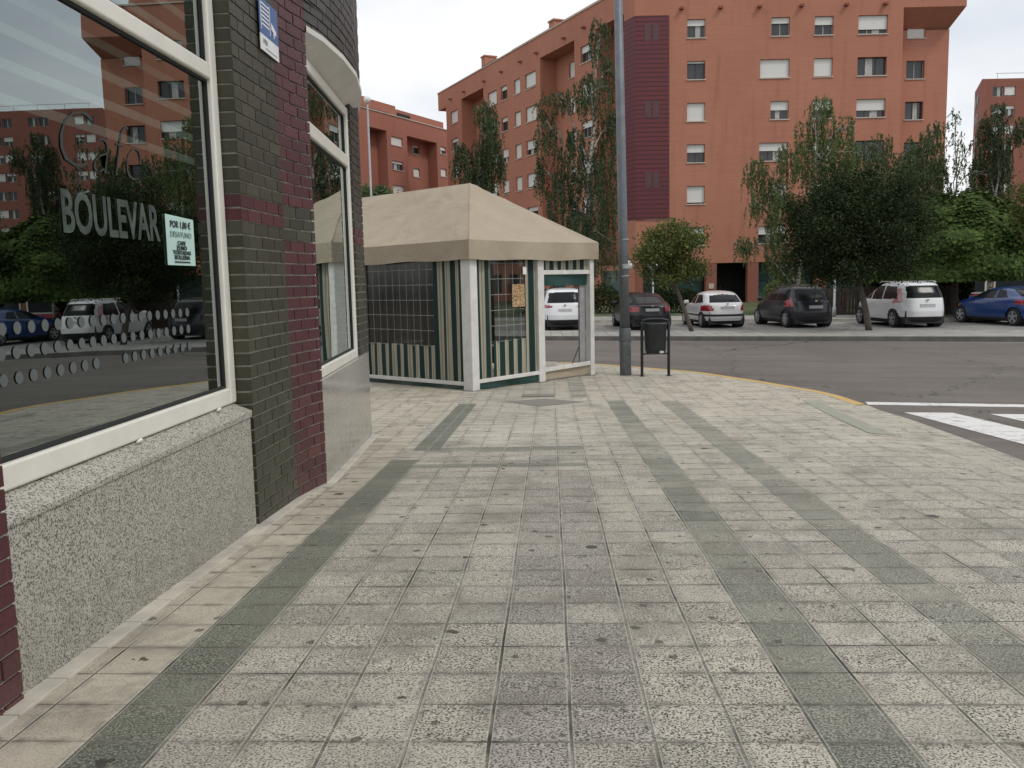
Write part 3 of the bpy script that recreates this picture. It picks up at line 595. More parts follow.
def val(p, q, n):
    L = math.hypot(q[0]-p[0], q[1]-p[1]); 
    def fn(u, v):
        a, b = p[0]*(1-u)+q[0]*u, p[1]*(1-u)+q[1]*u; e = min(u, 1-u)*L; k = .022*v*math.sin(u*L*4.7+.7*math.sin(u*L*2.1))*min(1, e*4); na, nb = (q[1]-p[1])/L, -(q[0]-p[0])/L
        top = HE-.02*math.sin(math.pi*u); bot = VB-.012*math.sin(u*L*3.3)*min(1, e*3)-.02*math.sin(math.pi*u)
        return TT(a+na*k, b+nb*k, top*(1-v)+bot*v)
    return fn
g = MB(); g.grid(val(c00, c10, 0), 60, 6); g.grid(val(c01, c00, 0), 80, 6); g.grid(val(c11, c01, 0), 20, 3); g.grid(val(c10, c11, 0), 30, 3)
vo_ = g.build('valance', 'canvas', tent, smooth=True)
# curtains
def curtain(fa, L, z0, z1, name, mat, amp=.03, freq=9., gather=0., uvk=1., n=None, ph=0., par=None):
    g = MB(); n = n or max(4, int(L*28))
    def fn(u, v): return fa(u*L, amp*math.sin(u*L*freq+ph+.5*math.sin(v*2.))*(1-.3*v), (z0(u*L) if callable(z0) else z0)*(1-v)+z1*v)
    g.grid(fn, n, 10, lambda u, v: (u*L*uvk+ph, v*(z1-(z0(0) if callable(z0) else z0)))); return g.build(name, mat, par or tent, smooth=True)
Aface = lambda a0: (lambda s, d, z: TT(a0+s, .03-d, z)); Bface = lambda b0: (lambda s, d, z: TT(.03-d, b0+s, z))
za = lambda a: S(15.25+a*.756)+.17; zbf = lambda b: S(15.3+b*.655)+.14
# right wing bay 1 (a .14..1.77)
curtain(Aface(.15), .42, lambda s: za(.15+s), VB+.1, 'curtain', 'stripe', .035, 26.)
curtain(Aface(1.44), .33, lambda s: za(1.44+s), VB+.1, 'curtain', 'stripe', .035, 30., ph=.1)
curtain(Aface(.57), .87, lambda s: za(.6+s), .30, 'curtain', 'stripe', .02, 24., ph=.05)
curtain(Aface(.52), .97, .28, VB+.1, 'vinyl_window', 'vinyl', .012, 6.)
# left bay (b .2..2.65)
curtain(Bface(.2), .80, zbf, VB+.1, 'curtain', 'stripe', .03, 17.)
curtain(Bface(1.0), 2.06, zbf, .22, 'curtain', 'stripe', .02, 15., ph=.12)
curtain(Bface(.98), 2.08, .20, VB+.1, 'vinyl_window', 'vinyl', .01, 4.)
curtain(Bface(3.25), 2.05, zbf, VB+.1, 'curtain', 'stripe', .03, 15.)
# rear walls
curtain(Bface(5.5), 3.0, zbf, VB+.1, 'curtain', 'stripe', .03, 15.)
curtain(lambda s, d, z: TT(AW-.03+d, 2.8+s, z), BWd-2.9, -.5, VB+.1, 'curtain', 'stripe', .03, 12.); curtain(lambda s, d, z: TT(.2+s, BWd-.05+d, z), AW-.3, -.5, VB+.1, 'curtain', 'stripe', .03, 12.)
# bars and green skirts
def bar2(p, q, w, h, name='rail', mat='post'): g = MB(); g.bar(p, q, w, h); return g.build(name, mat, tent, bevel=.006)
bar2(TT(.14, 0, za(.14)-.01), TT(1.77, 0, za(1.77)+.02), .05, .07); bar2(TT(0, .2, zbf(.2)-.02), TT(0, 3.06, zbf(3.06)-.02), .05, .07); bar2(TT(0, 3.24, zbf(3.24)), TT(0, 5.3, zbf(5.3)), .05, .07)
bar2(TT(1.95, 0, -.36), TT(3.36, 0, -.34), .05, .08); bar2(TT(1.95, 0, 1.53), TT(3.36, 0, 1.53), .05, .085)
curtain(Aface(.12), 1.68, lambda s: S(15.35+s*.756)+.01, -.38, 'skirt', 'greenpvc', .035, 5.); curtain(Bface(.18), 2.9, lambda s: S(15.3+s*.655)+.01, -.44, 'skirt', 'greenpvc', .015, 5.)
curtain(Aface(1.95), 1.41, lambda s: S(16.7+s*.756)+.03, -.38, 'skirt', 'canvas', .008, 5.)
curtain(Aface(1.95), 1.41, 1.56, VB+.1, 'striped_valance', 'stripe', .01, 20., uvk=1.)
curtain(Aface(1.96), 1.39, 1.27, 1.50, 'rolled_curtain', 'greenpvc', .03, 4.)
g = MB(); g.boxT(TT, 3.18, 3.37, .10, .14, -.45, 1.26); g.build('side_panel', 'greymetal', tent)
g = MB(); g.bar(TT(2.9, .1, -.36), TT(3.16, .12, .0), .012); g.build('brace', 'trim', tent)
bar2(TT(.1, .2, -.47), TT(.1, .21, -.46), .01, .01)
# ridge seam and tie patch
g = MB()
def onroof(t, s): a = c00[0]+(ra[0]-c00[0])*t; return TT(a, a, HE+(RH-HE)*t+.004)
g.tube([Vector(onroof(t/12, 0))+Vector((0, 0, .004)) for t in range(13)], .008, 6); g.build('seam', 'canvas', tent, smooth=True)
ps2 = tag(MB_ := (lambda: (lambda g: (g.grid(lambda u, v: tuple(Vector(TT(1.04+.34*u, -.035-.01*math.sin(u*3), .90+.42*v))), 4, 4), g.build('poster', 'poster_brown'))[1])(MB()))(), 'brown patterned poster hung on the tent vinyl window', 'poster'); ps2.location = TC
g = MB(); g.grid(lambda u, v: TT(1.36+.1*u, -.02, 1.5+.14*v), 2, 2); o = g.build('notice', 'sign_white'); o.location = TC; tag(o, 'small white notice stuck near the top of the tent vinyl window', 'notice')
# tables inside the tent
def cafe_table(a, b, lab):
    t = thing('cafe_table', lab, 'table', Vector(TT(a, b, S(17)))+TC, 0, 'tables inside the tent'); g = MB(); g.tube([(0, 0, .70), (0, 0, .73)], .35, 20); g.build('table_top', 'wframe', t); g = MB(); g.tube([(0, 0, .02), (0, 0, .7)], .03, 8); g.tube([(0, 0, 0), (0, 0, .03)], .22, 16); g.build('pedestal', 'trim', t)
cafe_table(1.3, 1.2, 'round pale cafe table inside the tent behind the near window'); cafe_table(1.5, 3.6, 'round pale cafe table deeper inside the tent at left')

# ------------------------------------------------------------------ STREET FURNITURE
p = thing('lamp_column', 'tall grey steel lamp column standing on the pavement beside the litter bin', 'lamp post', (1.52, 17.74, S(17.74)))
g = MB(); g.tube([(0, 0, .95), (-.03, 0, 3), (-.13, 0, 10.5)], [.098, .095, .075], 20); g.build('shaft', 'pole', p, smooth=True)
g = MB(); g.tube([(.01, 0, 0), (.0, 0, .7)], [.118, .118], 20); g.tube([(.0, 0, .7), (0, 0, .97)], [.122, .118], 20); g.build('base_sleeve', 'pole_low', p, smooth=True, bevel=.004)
g = MB(); g.box(-.05, .05, -.122, -.11, .42, .66); g.build('access_door', 'pole_low', p, bevel=.004)
g = MB()
for z, h in ((2.02, .02), (2.18, .09), (2.75, .025)): g.tube([(-.01, 0, z), (-.012, 0, z+h)], .0995, 20)
g.build('sticker_band', 'lamp_post', p)
g = MB(); g.tube([(-.13, 0, 10.4), (.3, -.2, 10.8), (1.2, -.6, 10.9)], [.05, .04, .035], 8); g.hexa([(1.1+a, -.75+b, 10.84+c) for c in (0, .12) for a, b in ((0, 0), (.7, -.3), (.8, -.05), (.1, .25))]); g.build('luminaire', 'pole', p)
b = thing('litter_bin', 'dark grey metal litter bin hung between two short posts by the kerb', 'litter bin', (2.10, 17.42, S(17.4)), YAW)
for x in (-.27, .27): g = MB(); g.tube([(x, 0, 0), (x, 0, 1.10)], .030, 10); g.tube([(x, 0, 0), (x, 0, .01)], .06, 10); g.build('post', 'binm', b, smooth=True, bevel=.003)
g = MB()
def ring(z, sx, sy, n=28): return [(sx*abs(math.cos(t))**.6*(1 if math.cos(t) > 0 else -1), sy*abs(math.sin(t))**.6*(1 if math.sin(t) > 0 else -1), z) for t in [6.28318*i/n for i in range(n)]]
rg = [ring(.46, .12, .10), ring(.48, .19, .14), ring(.53, .205, .155), ring(1.02, .222, .17), ring(1.04, .235, .18), ring(1.075, .235, .18), ring(1.08, .215, .16), ring(.95, .2, .15)]
for r_ in rg: g.v += r_
for i in range(len(rg)-1):
    for j in range(28): g.f.append((i*28+j, i*28+(j+1) % 28, (i+1)*28+(j+1) % 28, (i+1)*28+j))
g.f.append(tuple(reversed(range(28)))); g.build('bucket', 'binm', b, smooth=True)
g = MB(); g.bar((-.27, 0, .455), (.27, 0, .455), .03); g.bar((-.27, 0, 1.06), (-.2, 0, 1.06), .03); g.bar((.2, 0, 1.06), (.27, 0, 1.06), .03); g.build('crossbar', 'binm', b)
g = MB(); g.tube([(-.26, 0, 1.12), (-.15, 0, 1.15), (.15, 0, 1.15), (.26, 0, 1.12)], .022, 8); g.build('hood_rail', 'binm', b)
g = MB(); g.box(.06, .14, -.168, -.160, .48, .52); g.build('label', 'label', b)
def globe_lamp(x, y, z0, h, lab, r=.22):
    t = thing('street_lamp', lab, 'street lamp', (x, y, z0)); g = MB(); g.tube([(0, 0, 0), (0, 0, .4), (0, 0, .42), (0, 0, h)], [.09, .09, .055, .045], 10); g.build('post', 'lamp_post', t, smooth=True)
    g = MB(); g.grid(lambda u, v: (r*math.sin(v*3.14159)*math.cos(u*6.28318), r*math.sin(v*3.14159)*math.sin(u*6.28318), h+r*.8-r*math.cos(v*3.14159)), 16, 10); g.build('globe', 'lamp_glass', t, smooth=True)
globe_lamp(-8.35, 41.0, -.6, 10.35, 'tall street lamp with pale globe rising behind the tent at left', .17)
globe_lamp(12.26, 37.9, -.5, 2.6, 'short street lamp with pale globe between the dark car and white people carrier', .2)
globe_lamp(4.0, 45.0, -.5, 2.3, 'pale globe lamp on a post left of the small olive tree', .26)
globe_lamp(5.25, 44.5, -.5, 2.2, 'pale globe lamp on a post showing through the small olive tree', .26)

# ------------------------------------------------------------------ BUILDINGS
def wall(mb, T, u0_, u1_, z0, z1, holes, d=0., rev=.34):
    us = sorted({u0_, u1_, *[h[0] for h in holes], *[h[1] for h in holes]}); zs = sorted({z0, z1, *[h[2] for h in holes], *[h[3] for h in holes]})
    us = [u for u in us if u0_ <= u <= u1_]; zs = [z for z in zs if z0 <= z <= z1]
    for i in range(len(us)-1):
        for j in range(len(zs)-1):
            cu, cz = (us[i]+us[i+1])/2, (zs[j]+zs[j+1])/2
            if any(h[0] < cu < h[1] and h[2] < cz < h[3] for h in holes): continue
            mb.add([T(us[i], d, zs[j]), T(us[i+1], d, zs[j]), T(us[i+1], d, zs[j+1]), T(us[i], d, zs[j+1])], [(0, 1, 2, 3)])
    for h in holes:
        a, b_, c, e = h[:4]
        mb.add([T(a, d, c), T(b_, d, c), T(b_, d, e), T(a, d, e), T(a, d+rev, c), T(b_, d+rev, c), T(b_, d+rev, e), T(a, d+rev, e)], [(0, 1, 5, 4), (1, 2, 6, 5), (2, 3, 7, 6), (3, 0, 4, 7)])
wr = random.Random(5)
def window(parent, T, h, d=0., sh=None, rec=.17, white=False, sill=True):
    a, b_, c, e = h[:4]; sh = wr.choice([0, .3, .35, .6, .95, 1., .9, .4]) if sh is None else sh; g = MB(); w = .055
    y0, y1 = d+rec+.05, d+rec+.11
    for q in ((a, a+w, c, e), (b_-w, b_, c, e), (a+w, b_-w, c, c+w), (a+w, b_-w, e-w, e)): g.boxT(T, q[0], q[1], y0, y1, q[2], q[3])
    nm = 2 if (b_-a) > 1.6 else 1
    for i in range(nm): m = a+(b_-a)*(i+1)/(nm+1); g.boxT(T, m-.035, m+.035, y0+.004, y1, c+w, e-w)
    fr = g.build('window', 'wframe' if white else wr.choice(['dframe', 'dframe', 'midframe']), parent)
    g = MB(); g.add([T(a+w, y1-.02, c+w), T(b_-w, y1-.02, c+w), T(b_-w, y1-.02, e-w), T(a+w, y1-.02, e-w)], [(0, 1, 2, 3)]); g.build('pane', 'farglass', fr)
    if sh > 0:
        g = MB(); g.boxT(T, a+.015, b_-.015, d+rec-.03, d+rec+.02, e-(e-c-.02)*sh, e-.01); g.build('shutter', 'shutter', fr)
    if sh < .85 and wr.random() < .6:
        g = MB(); m = a+(b_-a)*wr.choice([.3, .5]); g.boxT(T, m, min(b_-.08, m+(b_-a)*.25), y0+.003, y0+.01, c+w, e-w); g.build('curtain', 'curtain', fr)
    if sill: g = MB(); g.boxT(T, a-.05, b_+.05, d-.06, d+rec, c-.07, c-.002); g.build('sill', 'sill', fr)

# --- main apartment building
bA = Vector((5.95, 60.34, -.6)); fu_ = Vector((.99892, .04646, 0)); fd = Vector((-.04646, .99892, 0)); lv = Vector((-.47182, .88170, 0)); ld = Vector((.88170, .47182, 0))
apt = thing('apartment_block', 'large orange red brick apartment block with purple corner strip behind the cars', 'building', bA)
def TF(u, d, z): return tuple(fu_*u+fd*d+Vector((0, 0, z+.6)))
def TL(u, d, z): return tuple(lv*u+ld*d+Vector((0, 0, z+.6)))
ROW = [(17.25, 18.45), (14.55, 15.75), (11.82, 13.02), (9.08, 10.28), (6.3, 7.5), (3.52, 4.72)]
wins = []
for r, (c, e) in enumerate(ROW):
    wins.append((3.52, 4.74, c, e, [.35, .12, 1., .45, .93, .8][r]))
    wins.append((8.44, 10.42, c, e, [.3, 1., .3, .45, 1., .5][r]) if r in (1, 3, 5) else (9.17, 10.4, c, e, [.32, 1, .5, .4, .6, .4][r]))
    wins.append((12.06, 13.32, c, e, [.45, .96, .55, .5, .3, 1.][r]))
    wins.append((14.99, 16.96, c, e, [.75, 0, .62, 0, .5, .5][r]))
rec = [(18.87, 20.12, c, e, [1., 0., 0., 0., .4, 0.][r]) for r, (c, e) in enumerate(ROW)]
TOP = 20.9
g = MB(); wall(g, TF, 2.3, 18.0, 2.25, TOP, wins)
wall(g, TF, 18.0, 21.75, 2.25, 17.75, rec, 1.3); wall(g, TF, 0, 2.3, 18.72, TOP, []); wall(g, TF, 18.0, 22.2, 18.9, TOP, [])
g.add([TF(18.0, 0, 2.25), TF(18.0, 1.3, 2.25), TF(18.0, 1.3, 18.9), TF(18.0, 0, 18.9)], [(0, 1, 2, 3)])                       # recess cheek
g.add([TF(18.0, 0, 18.9), TF(22.2, 0, 18.9), TF(21.75, 1.6, 17.75), TF(18.0, 1.6, 17.75)], [(0, 1, 2, 3)]); g.add([TF(22.2, 0, 18.9), TF(22.2, 0, TOP), TF(22.2, 14, TOP), TF(22.2, 14, 18.9)], [(0, 1, 2, 3)])
g.add([TF(22.2, 0, 18.9), TF(22.2, 14, 18.9), TF(21.75, 14, 17.75), TF(21.75, 1.6, 17.75)], [(0, 1, 2, 3)]); g.add([TF(21.75, 1.3, -.6), TF(21.75, 14, -.6), TF(21.75, 14, 17.8), TF(21.75, 1.3, 17.8)], [(0, 1, 2, 3)])
g.add([TF(0, 0, 2.25), TF(21.2, 0, 2.25), TF(21.2, 3, 2.25), TF(0, 3, 2.25)], [(0, 1, 2, 3)])
g.build('front_wall', 'fb1', apt)
for h in wins: window(apt, TF, h, 0, h[4])
for h in rec: window(apt, TF, h, 1.3, h[4])
# purple strip on the corner
g = MB(); wall(g, TF, 0, 2.3, 5.3, 18.72, [], -.06); g.add([TF(2.3, -.06, 5.3), TF(2.3, 0, 5.3), TF(2.3, 0, 18.72), TF(2.3, -.06, 18.72)], [(0, 1, 2, 3)]); g.add([TF(0, -.06, 5.3), TL(1.3, -.0, 5.3), TL(1.3, 0, 18.72), TF(0, -.06, 18.72)], [(0, 1, 2, 3)]); g.build('cladding_strip', 'purple', apt)
M['purple_glass'] = simple('purple_tinted_pane', (.085, .034, .036), .35)
for z in (17.1, 12.1, 7.4):
    for u in (.65, 1.2): g = MB(); g.boxT(TF, u, u+.42, -.075, -.062, z, z+1.1); g.build('strip_window', 'purple_glass', apt)
g = MB(); wall(g, TF, 0, 2.3, 2.25, 5.3, []); wall(g, TL, 0, 1.3, 2.25, 5.3, []); g.build('corner_wall', 'fb1', apt)
# left flank
lw = []; 
for r, (c, e) in enumerate(ROW):
    for (a, b_), s in (((5.55, 7.2), .3), ((14.5, 16.45), .85), ((17.4, 18.6), .5), ((20.0, 21.3), .7), ((22.2, 24.1), .95), ((31.5, 33.4), .8)): lw.append((a, b_, c, e, wr.choice([.3, .6, .9, 1., .95, .4])))
LR = [(1.3, 5.0, [(2.6, 3.8)]), (8.1, 13.7, [(10.4, 11.6)]), (25.1, 30.5, [(26.8, 28.1)])]
g = MB(); e0 = 5.0
for (a, b_) in ((5.0, 8.1), (13.7, 25.1), (30.5, 34.6)): wall(g, TL, a, b_, 2.25, 19.2, [h for h in lw if a < h[0] < b_])
wall(g, TL, 0, 36.8, 19.2, TOP, []); wall(g, TL, 0, 1.3, 18.72, 19.2, [])
rw = []
for a, b_, cols in LR:
    hs = [(q[0], q[1], c, e, wr.choice([.3, .5, .95, .4])) for q in cols for c, e in ROW]; rw += hs; wall(g, TL, a, b_, 2.25, 19.2, hs, 1.5)
    for x in (a, b_): g.add([TL(x, 0, 2.25), TL(x, 1.5, 2.25), TL(x, 1.5, 19.2), TL(x, 0, 19.2)], [(0, 1, 2, 3)])
    g.add([TL(a, 0, 19.2), TL(b_, 0, 19.2), TL(b_, 1.5, 19.2), TL(a, 1.5, 19.2)], [(0, 1, 2, 3)])
g.add([TL(34.6, 0, 19.2), TL(36.8, 0, 19.2), TL(36.8, 12, 19.2), TL(34.6, 12, 19.2)], [(0, 1, 2, 3)]); g.add([TL(36.8, 0, 19.2), TL(36.8, 12, 19.2), TL(36.8, 12, TOP), TL(36.8, 0, TOP)], [(0, 1, 2, 3)]); g.add([TL(34.6, 0, -.6), TL(34.6, 12, -.6), TL(34.6, 12, 19.2), TL(34.6, 0, 19.2)], [(0, 1, 2, 3)])
wall(g, TL, 0, 34.6, -.6, 2.25, [(a, a+2.6, .2, 1.9) for a in (2, 6, 10, 14, 18, 22, 26, 30)])
g.build('side_wall', 'fb1', apt)
for h in lw: window(apt, TL, h, 0, h[4])
for h in rw: window(apt, TL, h, 1.5, h[4])
g = MB(); g.boxT(TL, .5, 34, .25, .3, -.5, 2.2); g.build('ground_floor_glazing', 'gfglass', apt)
# roof, parapet cap, set-back attic and chimneys
g = MB(); P = [TF(0, 0, TOP), TF(22.2, 0, TOP), TF(22.2, 14, TOP), TL(36.8, 14, TOP), TL(36.8, 0, TOP)]; g.add(P, [tuple(range(5))]); rf = g.build('roof', 'greymetal', apt)
g = MB(); g.boxT(TF, -.06, 22.0, -.07, .2, TOP, TOP+.1); g.boxT(TL, .02, 36.87, -.07, .2, TOP+.002, TOP+.102); g.build('parapet_cap', 'lip', rf)
g = MB(); g.boxT(TL, 2, 23, 2.0, 8, TOP, TOP+1.35); g.boxT(TF, 2, 20, 2.5, 8, TOP, TOP+1.2); g.build('attic', 'fb1', rf)
for (a, d, w, h) in ((26.8, 1.0, .8, 1.0), (13.4, 1.2, .9, .7), (6.0, 4, 1.4, 2.3)): g = MB(); g.boxT(TL, a, a+w, d, d+1.2, TOP, TOP+h+.6); g.boxT(TL, a-.08, a+w+.08, d-.08, d+1.28, TOP+h+.6, TOP+h+.72); g.build('chimney', 'fb1', rf)
g = MB(); g.boxT(TL, 23.0, 26.5, .5, 1.2, TOP+.1, TOP+.5); g.build('roof_planting', 'leaf_dark', rf)
for u in (3.0, 5.6, 8.2, 11, 14, 16.6): g = MB(); g.boxT(TF, u, u+.25, -.3, 0, 19.05, 19.2); g.build('water_spout', 'fb3', apt)
for u in (6.4, 9.4, 14.0, 17.0, 20.8, 24.6, 29.4, 33): g = MB(); g.boxT(TL, u, u+.25, -.3, 0, 19.62, 19.75); g.build('water_spout', 'fb3', apt)
# ground floor: piers, glazing, dark entry made by a black backing wall
for a, b_ in ((-.05, .5), (4.85, 5.6), (7.75, 8.5), (12.5, 13.2), (17.2, 18)): g = MB(); g.boxT(TF, a, b_, .02, .6, -.6, 2.249); g.build('pier', 'fb3', apt)
for a, b_, ms in ((.5, 4.85, (.7, 1.8, 2.9, 4.0, 4.72)), (8.5, 12.5, (8.7, 10.0, 11.3)), (13.2, 17.2, (13.5, 15, 16.5))):
    g = MB(); g.boxT(TF, a, b_, 1.1, 1.2, -.6, 2.25); sf = g.build('shopfront', 'gfglass', apt)
    for x in ms: g = MB(); g.boxT(TF, x, x+.09, 1.02, 1.1, -.6, 2.25); g.build('mullion', 'dframe', sf)
    g = MB(); g.boxT(TF, a, b_, 1.03, 1.095, .95, 1.03); g.build('transom', 'dframe', sf)
g = MB(); g.boxT(TF, .2, 21.7, 2.8, 2.95, -.6, 2.25); g.build('black_backing', 'black', apt)  # black wall added behind the whole ground floor so no sky shows through
g = MB(); g.boxT(TF, 18, 21.7, 1.5, 1.6, -.6, 2.25); g.build('side_entrance', 'black', apt)
for z0_, z1_ in ((.5, .85), (-.4, .05)): g = MB(); g.boxT(TF, 5.05, 5.4, -.02, .018, z0_, z1_); g.build('wall_plaque', 'lip', apt)
g = MB(); g.boxT(TL, 34.5, 34.6, 12, 14, -.6, 19); g.build('rear_wall', 'fb3', apt)

# --- second brick block at the left
lA = Vector((-19.01, 87.2, -.6)); la = Vector((.4203, .9074, 0)); lb = Vector((-.9074, .4203, 0))
blk = thing('apartment_block', 'smaller red brick apartment block with stepped roof rising behind the tent at left', 'building', lA)
def TB(u, d, z): return tuple(la*u+lb*d+Vector((0, 0, z+.6)))
RB_ = [(15.6, 16.5), (13.05, 14.0), (10.5, 11.45), (7.9, 8.9), (5.3, 6.3)]
hs = []; hr = []
for r, (c, e) in enumerate(RB_):
    hr.append((2.62, 3.84, c, e, [.9, .2, .4, .5, 1][r])); hs.append((5.97, 8.1, c+.3, e+.3, [1., .3, .9, .5, .8][r])); hr.append((11.97, 13.27, c+.2, e+.2, [.2, 1., .9, .5, .3][r])); hs.append((15.7, 16.95, c+.5, e+.45, [.5, 1., .9, .3, .3][r])); hs.append((-3, -1.5, c, e, .6))
g = MB()
for a, b_ in ((-8, 1.9), (5.2, 8.96), (15.0, 19)): wall(g, TB, a, b_, -.6, 17.2, [h for h in hs if a < h[0] < b_], 0)
for a, b_ in ((1.9, 5.2), (8.96, 15.0)):
    wall(g, TB, a, b_, -.6, 17.2, [h for h in hr if a < h[0] < b_], 1.3)
    for x in (a, b_): g.add([TB(x, 0, -.6), TB(x, 1.3, -.6), TB(x, 1.3, 17.2), TB(x, 0, 17.2)], [(0, 1, 2, 3)])
    g.add([TB(a, 0, 17.2), TB(b_, 0, 17.2), TB(b_, 1.3, 17.2), TB(a, 1.3, 17.2)], [(0, 1, 2, 3)])
wall(g, TB, -8, 19, 17.2, 18.9, [], 0); g.add([TB(-8, 0, -.6), TB(-8, 10, -.6), TB(-8, 10, 18.9), TB(-8, 0, 18.9)], [(0, 1, 2, 3)]); g.add([TB(19, 0, -.6), TB(19, 10, -.6), TB(19, 10, 18.9), TB(19, 0, 18.9)], [(0, 1, 2, 3)]); g.build('wall', 'fb2', blk)
for h in hs: window(blk, TB, h, 0, h[4])
for h in hr: window(blk, TB, h, 1.3, h[4])
g = MB(); g.boxT(TB, -8.1, 19.1, -.08, 10, 18.9, 19.0); rf2 = g.build('roof', 'lip', blk); g = MB(); g.boxT(TB, -8, 19, 1.5, 9, 19.0, 20.2); g.build('attic', 'fb2', rf2)
g = MB(); g.boxT(TB, 2.1, 7.9, 1.3, 1.5, 19.05, 19.5); g.boxT(TB, 9.4, 11.7, 1.3, 1.5, 19.1, 19.8); g.build('attic_window', 'black', rf2)
for a, b_, h in ((3.6, 6.0, 21.1), (6.9, 11.3, 21.0), (12.6, 14.4, 20.7)): g = MB(); g.boxT(TB, a, b_, 3, 5.5, 20.2, h); g.build('chimney', 'fb2', rf2)

# --- far right block
rA = Vector((63.36, 130.1, -.6)); rblk = thing('apartment_block', 'distant dull red brick block with paired white windows at the right edge', 'building', rA)
def TR(u, d, z): return tuple(fu_*u+fd*d+Vector((0, 0, z+.6)))
hs = []
for c in (25.95, 23.25, 20.6, 17.85, 15.1, 12.4, 9.7, 7.0, 4.3):
    for u in (.4, 7.5, 13.5, 20.5, 26.5, 33.5, 39.5): hs += [(u, u+1.55, c, c+1.35), (u+1.7, u+3.25, c, c+1.35)]
g = MB(); wall(g, TR, -1.2, 60, -.6, 28.4, hs, 0); g.add([TR(-1.2, 0, -.6), TR(2.6, 9, -.6), TR(2.6, 9, 28.4), TR(-1.2, 0, 28.4)], [(0, 1, 2, 3)]); g.add([TR(60, 0, -.6), TR(60, 17, -.6), TR(60, 17, 28.4), TR(60, 0, 28.4)], [(0, 1, 2, 3)]); g.build('wall', 'fb3', rblk)
for i, h in enumerate(hs):
    if h[0] < 24: window(rblk, TR, h, 0, wr.choice([0, .3, .5, .9, 0]), white=True, sill=False)
g = MB()
for h in hs:
    if h[0] >= 24: g.add([TR(h[0], .2, h[2]), TR(h[1], .2, h[2]), TR(h[1], .2, h[3]), TR(h[0], .2, h[3])], [(0, 1, 2, 3)])
g.build('window', 'curtain', rblk)
g = MB()
for i in range(9): 
    for t in (.35, .62): p = Vector(TR(-1.2+3.8*t-.05, 9*t, 25.6-2.7*i)); e_ = (fu_*3.8+fd*9).normalized(); o_2 = Vector((-e_.y, e_.x, 0))*.04; g.add([tuple(p+o_2+v) for v in (Vector(), e_*1.3, e_*1.3+Vector((0, 0, 1.3)), Vector((0, 0, 1.3)))], [(0, 1, 2, 3)])
g.build('window', 'curtain', rblk)
g = MB(); g.add([TR(-1.2, 0, 28.4), TR(60, 0, 28.4), TR(60, 17, 28.4), TR(9, 17, 28.4), TR(2.6, 9, 28.4)], [(0, 1, 2, 3)]); rf3 = g.build('roof', 'greymetal', rblk)
g = MB(); g.boxT(TR, .8, 60, .1, .15, 29.1, 29.2); 
for u in range(1, 60, 4): g.boxT(TR, u, u+.08, .1, .15, 28.4, 29.1)
g.build('railing', 'wframe', rf3)
# --- shop with red and white trim under the trees
kA = Vector(AF(24.8, 49)+(-.5,)); kio = thing('shop_pavilion', 'low shop front with dark windows and red and white trim under the trees', 'shop', kA)
TK = lambda u, d, z: tuple(fu_*u+fd*d+Vector((0, 0, z)))
g = MB(); g.boxT(TK, 0, 16, 0, 5, 0, 2.7); g.build('wall', 'fb3', kio)
for u in (.3, 2.6, 4.9, 7.2): g = MB(); g.boxT(TK, u, u+1.9, -.05, -.003, .55, 1.9); w_ = g.build('window', 'wframe', kio); g = MB(); g.boxT(TK, u+.12, u+1.78, -.08, -.052, .65, 1.8); g.build('pane', 'farglass', w_)
M['redtrim'] = simple('red_painted_band', (.30, .03, .04), .5); g = MB(); g.boxT(TK, 0, 16, -.06, -.004, .3, .54); g.build('trim_band', 'redtrim', kio)

# ------------------------------------------------------------------ TREES
def leafmesh(name, C, size, mat, parent, aspect=.6, down=0., nrm=None, jit=.4):
    n = len(C); C = np.asarray(C, float); d = RNG.normal(size=(n, 3)); d[:, 2] -= down; d /= np.linalg.norm(d, axis=1)[:, None]
    if nrm is not None:
        nv = np.asarray(nrm)+RNG.normal(size=(n, 3))*jit; nv /= np.linalg.norm(nv, axis=1)[:, None]; d = np.cross(nv, RNG.normal(size=(n, 3))); d[:, 2] -= .0; d /= np.linalg.norm(d, axis=1)[:, None]; s = np.cross(nv, d)
    else: s = np.cross(d, RNG.normal(size=(n, 3)))
    s /= np.linalg.norm(s, axis=1)[:, None]+1e-9; L = (size*RNG.uniform(.65, 1.3, n))[:, None]
    V = np.stack([C-d*L*.5, C+s*L*aspect*.5, C+d*L*.5, C-s*L*aspect*.5], 1).reshape(-1, 3)
    me = bpy.data.meshes.new(name); me.vertices.add(4*n); me.vertices.foreach_set('co', V.ravel().astype(np.float32)); me.loops.add(4*n); me.loops.foreach_set('vertex_index', np.arange(4*n, dtype=np.int32))
    me.polygons.add(n); me.polygons.foreach_set('loop_start', np.arange(0, 4*n, 4, dtype=np.int32)); me.polygons.foreach_set('loop_total', np.full(n, 4, dtype=np.int32)); me.update(calc_edges=True); me.materials.append(M[mat])
    o = bpy.data.objects.new(name, me); COL.objects.link(o); o.parent = parent; return o
def limb(g, p, q, r0_, r1_, n=6, bend=.15):
    p, q = Vector(p), Vector(q); L = (q-p).length; off = Vector((random.gauss(0, 1), random.gauss(0, 1), random.gauss(0, .4)))*bend*L*.4
    pts = [p.lerp(q, t)+off*math.sin(math.pi*t) for t in [i/5 for i in range(6)]]; g.tube(pts, [r0_+(r1_-r0_)*i/5 for i in range(6)], n); return pts
